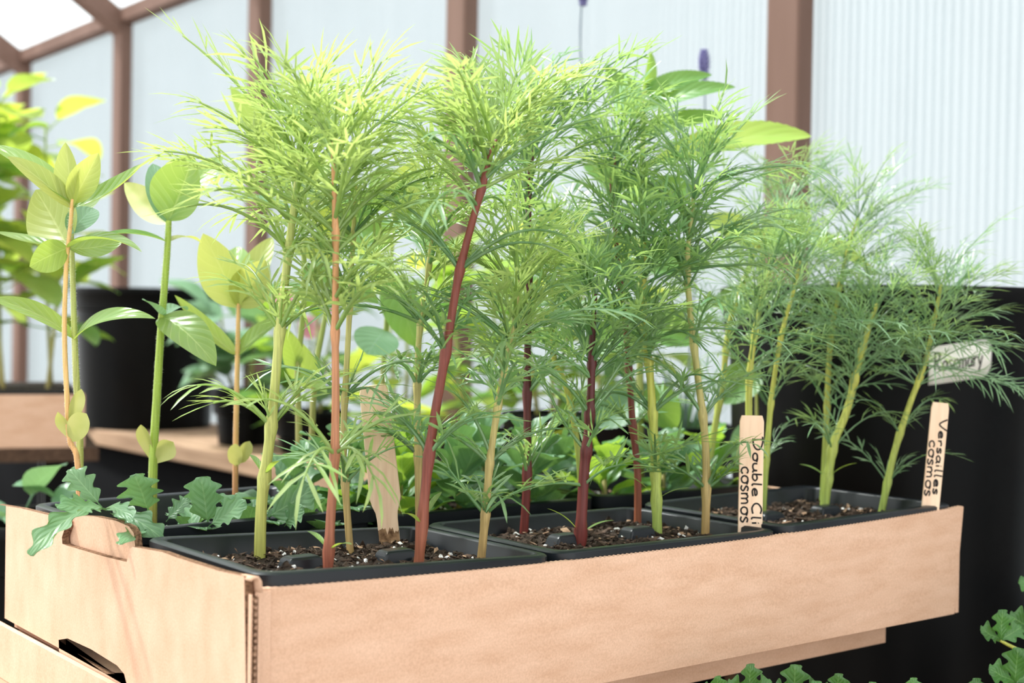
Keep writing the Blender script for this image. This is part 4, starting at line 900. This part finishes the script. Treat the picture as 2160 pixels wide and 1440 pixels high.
# ================================================================ pots and the things behind
def pot_mesh(b, c, zb, zt, rt, rb, seg=64, rim=0.012):
    prof = [(0.0, zb + 0.002), (rb * 0.96, zb + 0.002), (rb, zb), (rt - 0.008, zt - 0.040), (rt - 0.003, zt - 0.038), (rt - 0.002, zt - rim - 0.004), (rt, zt - rim), (rt + 0.001, zt - 0.003), (rt - 0.001, zt), (rt - 0.005, zt), (rt - 0.007, zt - 0.004), (rt - 0.010, zt - 0.045)]
    rows = [[V((c[0] + r * math.cos(2 * PI * k / seg), c[1] + r * math.sin(2 * PI * k / seg), z)) for k in range(seg)] for r, z in prof]
    b.quad_strip(rows, closed=True)
def pot(name, label, c, zb, zt, rt, rb, group=None):
    t = thing(name, label, 'pot', (c[0], c[1], zb), group)
    b = MB(); pot_mesh(b, c, zb, zt, rt, rb); b.build('tub', M['pot'], t, True, [('EDGE_SPLIT', dict(split_angle=math.radians(45)))])
    b = MB(); rows = [[V((c[0] + r * math.cos(2 * PI * k / 40), c[1] + r * math.sin(2 * PI * k / 40), zt - 0.030 + 0.003 * math.sin(k * 3.1 + r * 90))) for k in range(40)] for r in (0.0005, (rt - .01) * .35, (rt - .01) * .7, rt - 0.0085)]
    b.quad_strip(rows, closed=True); o = b.build('soil', M['soil'], t, False); o['kind'] = 'stuff'
    return t
RP = (0.700, 0.190); RR = 0.142
rpot = pot('nursery_pot', 'big black nursery pot with handwritten label, right of the tray', RP, -0.32, 0.152, RR, 0.118, 'black nursery pots')
b = MB(); b.box((0.45, 0.0, -0.352), (0.86, 0.42, -0.32)); lowp = thing('pot_stand', 'low dark wooden stand under the big labelled pot', 'stand', (0.66, 0.2, -0.90))
b.build('stand_top', M['bench'], lowp, False)
for x, y in ((0.46, 0.02), (0.81, 0.02), (0.46, 0.36), (0.81, 0.36)):
    b = MB(); b.box((x, y, -0.90), (x + 0.04, y + 0.04, -0.352)); b.build('leg', M['bench'], lowp, False)
# the label is a paper strip bent round the pot
def on_pot(px, py):
    d = FW + RT * ((px - 1080) / FPX) - UP * ((py - 720) / FPX); z = 0.1
    for _ in range(6):
        r = 0.118 + (RR - 0.008 - 0.118) * (z + 0.32) / (0.170 - 0.04 + 0.32)
        ox, oy = CAM.x - RP[0], CAM.y - RP[1]
        a = d.x ** 2 + d.y ** 2; bb = ox * d.x + oy * d.y; cc = ox * ox + oy * oy - r * r
        disc = bb * bb - a * cc
        t = (-bb - math.sqrt(max(disc, 0))) / a; z = CAM.z + d.z * t
    return math.atan2(oy + d.y * t, ox + d.x * t), z
def pot_pt(a, z, lift):
    r = 0.118 + (RR - 0.008 - 0.118) * (z + 0.32) / (0.170 - 0.04 + 0.32) + lift
    return V((RP[0] + r * math.cos(a), RP[1] + r * math.sin(a), z))
a0, zc0 = on_pot(1958, 772); a1, zc1 = on_pot(2088, 752)
b = MB(); rows = []; hz = 0.0145
for i in range(17):
    f = i / 16; k = 1.0 if f < 0.86 else math.sqrt(max(0.04, 1 - ((f - 0.86) / 0.14) ** 2 * 0.75))
    zc = zc0 + (zc1 - zc0) * f
    rows.append([pot_pt(a0 + (a1 - a0) * f, zc - hz * k, 0.0016), pot_pt(a0 + (a1 - a0) * f, zc, 0.0016), pot_pt(a0 + (a1 - a0) * f, zc + hz * k, 0.0016)])
b.quad_strip(rows); lab = b.build('paper_label', M['paper'], rpot, True, [('SOLIDIFY', dict(thickness=0.0008, offset=0))])
lab['label'] = 'white handwritten paper label'
b = MB(); wlen = abs(a1 - a0)
def bend(p): return pot_pt(a0 + (a1 - a0) * p.x, zc0 + (zc1 - zc0) * p.x + p.y, 0.0023)
def rn(p): return V((p.x - RP[0], p.y - RP[1], 0)).normalized()
write(b, 'Rosemary', V((0.07, -0.005, 0)), V((1, 0, 0)), V((0, 1, 0)), rn, 0.0145, 0.00055, 0.178 / 0.0145 / 1.0 * 0.00115 * 10.5 * 1.0 if False else 12.4, bend)
b.build('handwriting', M['ink'], lab, False)

def on_bench(px, X):                                 # a spot on the wall bench: the column px, the distance X from the tray side
    d = FW + RT * ((px - 1080) / FPX)
    t = (X - CAM.x) / d.x; return (X, CAM.y + d.y * t), t
BZ = -0.074
c, _ = on_bench(310, 0.735); pot('nursery_pot', 'large plain black nursery pot on the wall bench at left', c, BZ, BZ + 0.242, 0.130, 0.112, 'black nursery pots')
def bushy(name, label, cat, c, zb, H, R, n, mat, seed, group=None, leafl=0.05, wide=0.5, mats=None, stems=3, low=0.15):
    rng = random.Random(seed); base = V((c[0], c[1], zb)); t = thing(name, label, cat, base, group); sps = []
    for s in range(stems):
        a = 2 * PI * s / stems + rng.uniform(-.4, .4); tip = base + V((math.cos(a) * R * .45 * rng.uniform(.5, 1), math.sin(a) * R * .45 * rng.uniform(.5, 1), H * rng.uniform(.8, 1)))
        if stems == 1: tip = base + V((rng.uniform(-.02, .02), rng.uniform(-.02, .02), H))
        off = V((math.cos(a), math.sin(a), 0)) * (0.008 if stems > 1 else 0)
        sp = spline([base + off - ZUP * 0.01, base + off + (tip - base) * .5 + V((rng.uniform(-.01, .01), rng.uniform(-.01, .01), 0)), tip], 14); sps.append(sp)
        b = MB(); b.tube(sp, [0.0032 - 0.0016 * i / (len(sp) - 1) for i in range(len(sp))], 7); b.build('stem', M['st_bg'], t)
    for i in range(n):
        sp = sps[i % stems]; f = low + (1 - low) * (i / n); p = interp(sp, f); a = i * 2.4 + rng.uniform(-.4, .4); el = rng.uniform(-.25, .75) + .3 * f
        hd = V((math.cos(a), math.sin(a), 0)); l = leafl * rng.uniform(.75, 1.25)
        pe = p + (hd * math.cos(el) + ZUP * math.sin(el)) * l * .35
        C = pe + (hd * math.cos(el - .4) + ZUP * math.sin(el - .4)) * l
        b = MB(); b.tube([p, pe, pe + (C - pe) * .1], [0.001, 0.0009, 0.0006], 5); 
        b.uv = [(0.5, 0.0)] * len(b.v)
        blade(b, pe, C, l * wide * .5 * rng.uniform(.85, 1.15), ZUP, rng.uniform(.05, .25), rng.uniform(.1, .4), 0.45, nv=10, nu=4, twist=rng.uniform(-.4, .4), wave=0.05)
        b.build('leaf', M[mats[rng.randrange(len(mats))] if mats else mat], t)
    return t
# potted plants standing on the wall bench, left to right
PG = 'small black pots on the wall bench'
for px, X, r, h, lab_p, lab_l, args in [
        (520, 0.72, 0.052, 0.085, 'small black pot holding round blue-green leaves', 'round-leaved blue-green plant beside the large plain pot', dict(H=0.16, R=0.11, n=26, mat='teal', leafl=0.085, wide=0.95)),
        (660, 0.74, 0.055, 0.062, 'small black pot of the pink flowering plant', 'leafy plant with pink and white flowers', dict(H=0.20, R=0.12, n=30, mat='broad', leafl=0.07, wide=0.6, mats=['broad', 'broad_y', 'teal'])),
        (850, 0.74, 0.055, 0.062, 'small black pot behind the tan-stemmed cosmos', 'pale green leafy plant behind the tan cosmos stem', dict(H=0.27, R=0.13, n=26, mat='broad_y', leafl=0.08, wide=0.55, mats=['broad_y', 'broad'])),
        (1010, 0.74, 0.055, 0.062, 'small black pot behind the straight yellow stem', 'leafy plant glowing yellow-green behind the darkest red stem', dict(H=0.25, R=0.13, n=36, mat='broad_y', leafl=0.075, wide=0.55, mats=['broad_y', 'broad'])),
        (1160, 0.745, 0.055, 0.09, 'small black pot behind the darkest red stem', 'dark green bushy plant behind the stout branching stem', dict(H=0.24, R=0.13, n=36, mat='broad', leafl=0.075, wide=0.5, mats=['broad', 'broad', 'broad_y'])),
        (1300, 0.75, 0.055, 0.09, 'small black pot behind the lime-green stem', 'dark green bushy plant behind the lime-green stem', dict(H=0.24, R=0.13, n=36, mat='broad', leafl=0.075, wide=0.5, mats=['broad', 'teal', 'broad_y'])),
        (1445, 0.75, 0.055, 0.09, 'small black pot of the lavender', 'grey-green lavender with two tall flower spikes', None)]:
    c, t_ = on_bench(px, X)
    pot('plant_pot', lab_p, c, BZ, BZ + h, r, r * .78, PG)
    if args: last = bushy('potted_plant', lab_l, 'plant', c, BZ + h - 0.032, seed=px, group='leafy plants on the wall bench', **args)
    else:
        base = V((c[0], c[1], BZ + h - 0.032)); t = thing('lavender', lab_l, 'plant', base); rng = random.Random(8)
        for i in range(46):
            a = rng.uniform(0, 2 * PI); el = rng.uniform(.7, 1.5); l = rng.uniform(.05, .12)
            C = base + V((math.cos(a) * math.cos(el), math.sin(a) * math.cos(el), math.sin(el))) * l
            b = MB(); blade(b, base + V((math.cos(a), math.sin(a), 0)) * .006, C, 0.0022, V((math.cos(a), math.sin(a), .2)) * -1, .1, .2, .5, nv=6, nu=2); b.build('leaf', M['teal'], t)
        for (sx, sy), (ex, ey), hh in [((1486, 360), (1485, 108), 66), ((1233, 200), (1229, -40), 58)]:
            T2 = t_ - 0.03; tp = at(ex, ey, T2); tm = at(sx, sy, T2)
            sp = spline([base, base.lerp(tm, .5) + ZUP * .02, tm, tp], 20)
            b = MB(); b.tube(sp, [0.0011] * len(sp), 6); st = b.build('flower_stem', M['lavstem'], t)
            dn = (tm - tp).normalized(); L_ = hh / FPX * T2
            for k in range(7):
                p = tp + dn * (L_ * (k + .3) / 7); R_ = 0.0026 + 0.0030 * math.sin(PI * (k + .6) / 7.5)
                for q in range(6):
                    a = 2 * PI * q / 6 + k; d = V((math.cos(a), math.sin(a), .7)).normalized(); b = MB()
                    b.tube([p, p + d * R_ * .6, p + d * R_ * 1.15, p + d * R_ * 1.45], [0.0008, 0.0019, 0.0017, 0.0004], 6); b.build('flower_bud', M['lav'], st)
    if px == 660:
        for (fx, fy) in ((655, 690), (600, 632), (690, 640)):
            fc = at(fx, fy, t_ - 0.02)
            b = MB(); b.tube(spline([V((c[0], c[1], BZ + h - .03)), fc.lerp(V((c[0], c[1], fc.z)), .5) - ZUP * .05, fc], 12), [0.0012] * 13, 5); b.build('flower_stem', M['st_bg'], last)
            for q in range(7):
                a = 2 * PI * q / 7; d = (RT * math.cos(a) + UP * math.sin(a) + TOCAM * .4).normalized(); b = MB()
                blade(b, fc, fc + d * 0.019, 0.008, TOCAM, .1, .2, .6, nv=8, nu=4, tip=.5); b.build('petal', M['pink'], last)

# the second cardboard tray of tall seedlings, far left
def far_tray():
    O = at(178, 888, 1.80); ey = FW - RT * 0.37; ey.z = 0; ey.normalize(); ex = V((-ey.y, ey.x, 0))
    if ex.dot(RT) > 0: ex = -ex
    zt = at(178, 832, 1.80).z; zb = at(178, 943, 1.80).z; W_, D_ = 0.44, 0.26
    t = thing('cardboard_tray', 'out-of-focus cardboard tray of tall seedlings at far left', 'tray', (O.x, O.y, zb))
    o2 = V((O.x, O.y, 0))
    def wallp(nm, p, d, n, l):
        b = MB(); b.obox(p + d * (l / 2) + ZUP * ((zt + zb) / 2) + n * 0.002, d * (l / 2), n * 0.002, ZUP * ((zt - zb) / 2)); b.build(nm, M['card'], t, False)
    wallp('front_panel', o2, ex, ey, W_); wallp('end_panel', o2 + ey * .004, ey, ex, D_ - .008); wallp('far_end_panel', o2 + ex * (W_ - .004) + ey * .004, ey, ex, D_ - .008); wallp('back_panel', o2 + ey * (D_ - .004), ex, ey, W_)
    b = MB(); b.obox(o2 + ex * W_ / 2 + ey * D_ / 2 + ZUP * (zb + .002), ex * (W_ / 2 - .004), ey * (D_ / 2 - .004), ZUP * .002); b.build('base', M['card'], t, False)
    tb = thing('side_table', 'plain wooden board table under the far left tray', 'table', (O.x, O.y, -0.9))
    b = MB(); b.obox(o2 + ex * (W_ / 2 - .012) + ey * D_ / 2 + ZUP * (zb - .009), ex * (W_ / 2 + .006), ey * (D_ / 2 + .004), ZUP * .0085); b.build('table_top', M['dark_wood'], tb, False)
    for u in (0.03, W_ - .06):
        for v_ in (0.03, D_ - .05):
            b = MB(); b.obox(o2 + ex * u + ey * v_ + ZUP * ((zb - .0176 - .9) / 2), ex * .018, ey * .018, ZUP * ((zb - .0176 + .9) / 2)); b.build('leg', M['pot'], tb, False)
    sp_ = thing('seedling_pack', 'black insert full of soil in the far left tray', 'seedling pack', o2 + ex * W_ / 2 + ey * D_ / 2 + ZUP * (zb + .006))
    b = MB(); b.obox(o2 + ex * W_ / 2 + ey * D_ / 2 + ZUP * ((zb + zt) / 2 + .004), ex * (W_ / 2 - .006), ey * (D_ / 2 - .006), ZUP * ((zt - zb) / 2)); b.build('tub', M['plastic'], sp_, False)
    b = MB(); b.obox(o2 + ex * W_ / 2 + ey * D_ / 2 + ZUP * (zt + .0045), ex * (W_ / 2 - .012), ey * (D_ / 2 - .012), ZUP * .001); s = b.build('soil', M['soil'], sp_, False); s['kind'] = 'stuff'
    rng = random.Random(77); k = 0
    names = ['nearest the tray corner', 'second from the tray corner', 'third along the front', 'fourth along the front, at the frame edge', 'in the back row by the corner', 'second in the back row', 'third in the back row', 'last in the back row']
    for r_ in range(2):
        for q in range(4):
            p = o2 + ex * (0.04 + q * 0.062 + rng.uniform(-.008, .008)) + ey * (0.05 + r_ * .12)
            bushy('tall_seedling', 'blurred tall leafy seedling ' + names[k], 'seedling', (p.x, p.y), zt + .0055, rng.uniform(.30, .40) - .12 * (q == 0 and r_ == 0), .08, 20, 'broad', 300 + k, 'tall seedlings in the far left tray', 0.075, 0.62, ['broad', 'broad_y', 'zinnia', 'broad_y'], 1, 0.35); k += 1
far_tray()

# low leafy plant in shadow behind the tray at left
c_ = at(95, 1040, 1.17); pot('plant_pot', 'black pot of basil standing in the dark behind the tray', (c_.x, c_.y), -0.20, -0.050, 0.075, 0.058, 'black pots beyond the tray')
b = MB(); b.box((c_.x - .10, c_.y - .09, -0.222), (c_.x + .10, c_.y + .09, -0.20)); sh = thing('stool', 'small wooden stool under the basil pot', 'stool', (c_.x, c_.y, -0.9)); b.build('seat', M['bench'], sh, False)
for sx in (-1, 1):
    for sy in (-1, 1):
        b = MB(); x, y = c_.x + sx * .075, c_.y + sy * .07; b.box((x - .012, y - .012, -0.90), (x + .012, y + .012, -0.222)); b.build('leg', M['pot'], sh, False)
bushy('basil_plant', 'low green basil with rounded leaves in the dark gap', 'plant', (c_.x, c_.y), -0.080, 0.040, .05, 11, 'teal', 21, None, 0.040, 0.7, None, 3, .4)

# plants at the lower right, below and beside the tray
def parsley(label, c, zb, seed, tips, rp, zp, lab_p, stand):
    pot('plant_pot', lab_p, c, zp - 0.15, zp, rp, rp * .78, 'black pots beyond the tray')
    rng = random.Random(seed); base = V((c[0], c[1], zp - .032)); t = thing('parsley_plant', label, 'plant', base, 'lobed-leaf herbs at the lower right')
    for (px, py, T, wpx, tilt) in tips:
        C = at(px, py, T); sp = spline([base + V((rng.uniform(-.01, .01), rng.uniform(-.01, .01), 0)), base.lerp(C, .5) + ZUP * .03, C], 14)
        b = MB(); b.tube(sp, [0.0019 - .0009 * i / (len(sp) - 1) for i in range(len(sp))], 6); st = b.build('stalk', M['st_lime'], t)
        W_ = wpx / FPX * T
        for a in (-62, 0, 62):
            d = (UP * math.cos(math.radians(a)) + RT * math.sin(math.radians(a)) + TOCAM * rng.uniform(-.2, .4)).normalized()
            b = MB(); blade(b, C, C + d * W_ * (.62 if a else .75), W_ * .30, facing(.4 + tilt, .8, rng.uniform(-.3, .3)), .1, .2, .58, 3, .5, nv=24, nu=6, tip=.6, wave=.08); b.build('leaflet', M['parsley'], st)
    return t
parsley('parsley below the tray front, glossy leaves just in frame', (0.300, -0.135), None, 91,
        [(1510, 1470, .74, 70, .2), (1580, 1465, .75, 90, .1), (1675, 1480, .78, 110, .3), (1765, 1475, .77, 80, 0), (1840, 1490, .74, 70, .2), (1925, 1480, .72, 70, .3), (1610, 1500, .72, 90, 0), (1720, 1510, .72, 100, .2)], 0.075, -0.150, 'black pot of parsley below the tray front', True)
parsley('tall stalked parsley to the right of the tray', (0.560, -0.110), None, 92,
        [(2185, 1330, .88, 110, .1), (2110, 1350, .86, 90, .3), (2200, 1250, .90, 90, .1), (2140, 1440, .84, 110, .2), (2060, 1490, .84, 80, .2)], 0.075, -0.165, 'black pot of stalked parsley right of the tray', True)
st = thing('plank_stand', 'low wooden plank under the two parsley pots', 'stand', (0.43, -0.12, -0.9))
b = MB(); b.box((0.20, -0.215, -0.3385), (0.66, -0.025, -0.3155)); b.build('plank', M['bench'], st, False)
for x in (0.22, 0.61):
    for y in (-0.205, -0.065):
        b = MB(); b.box((x, y, -0.90), (x + .03, y + .03, -0.3385)); b.build('leg', M['bench'], st, False)
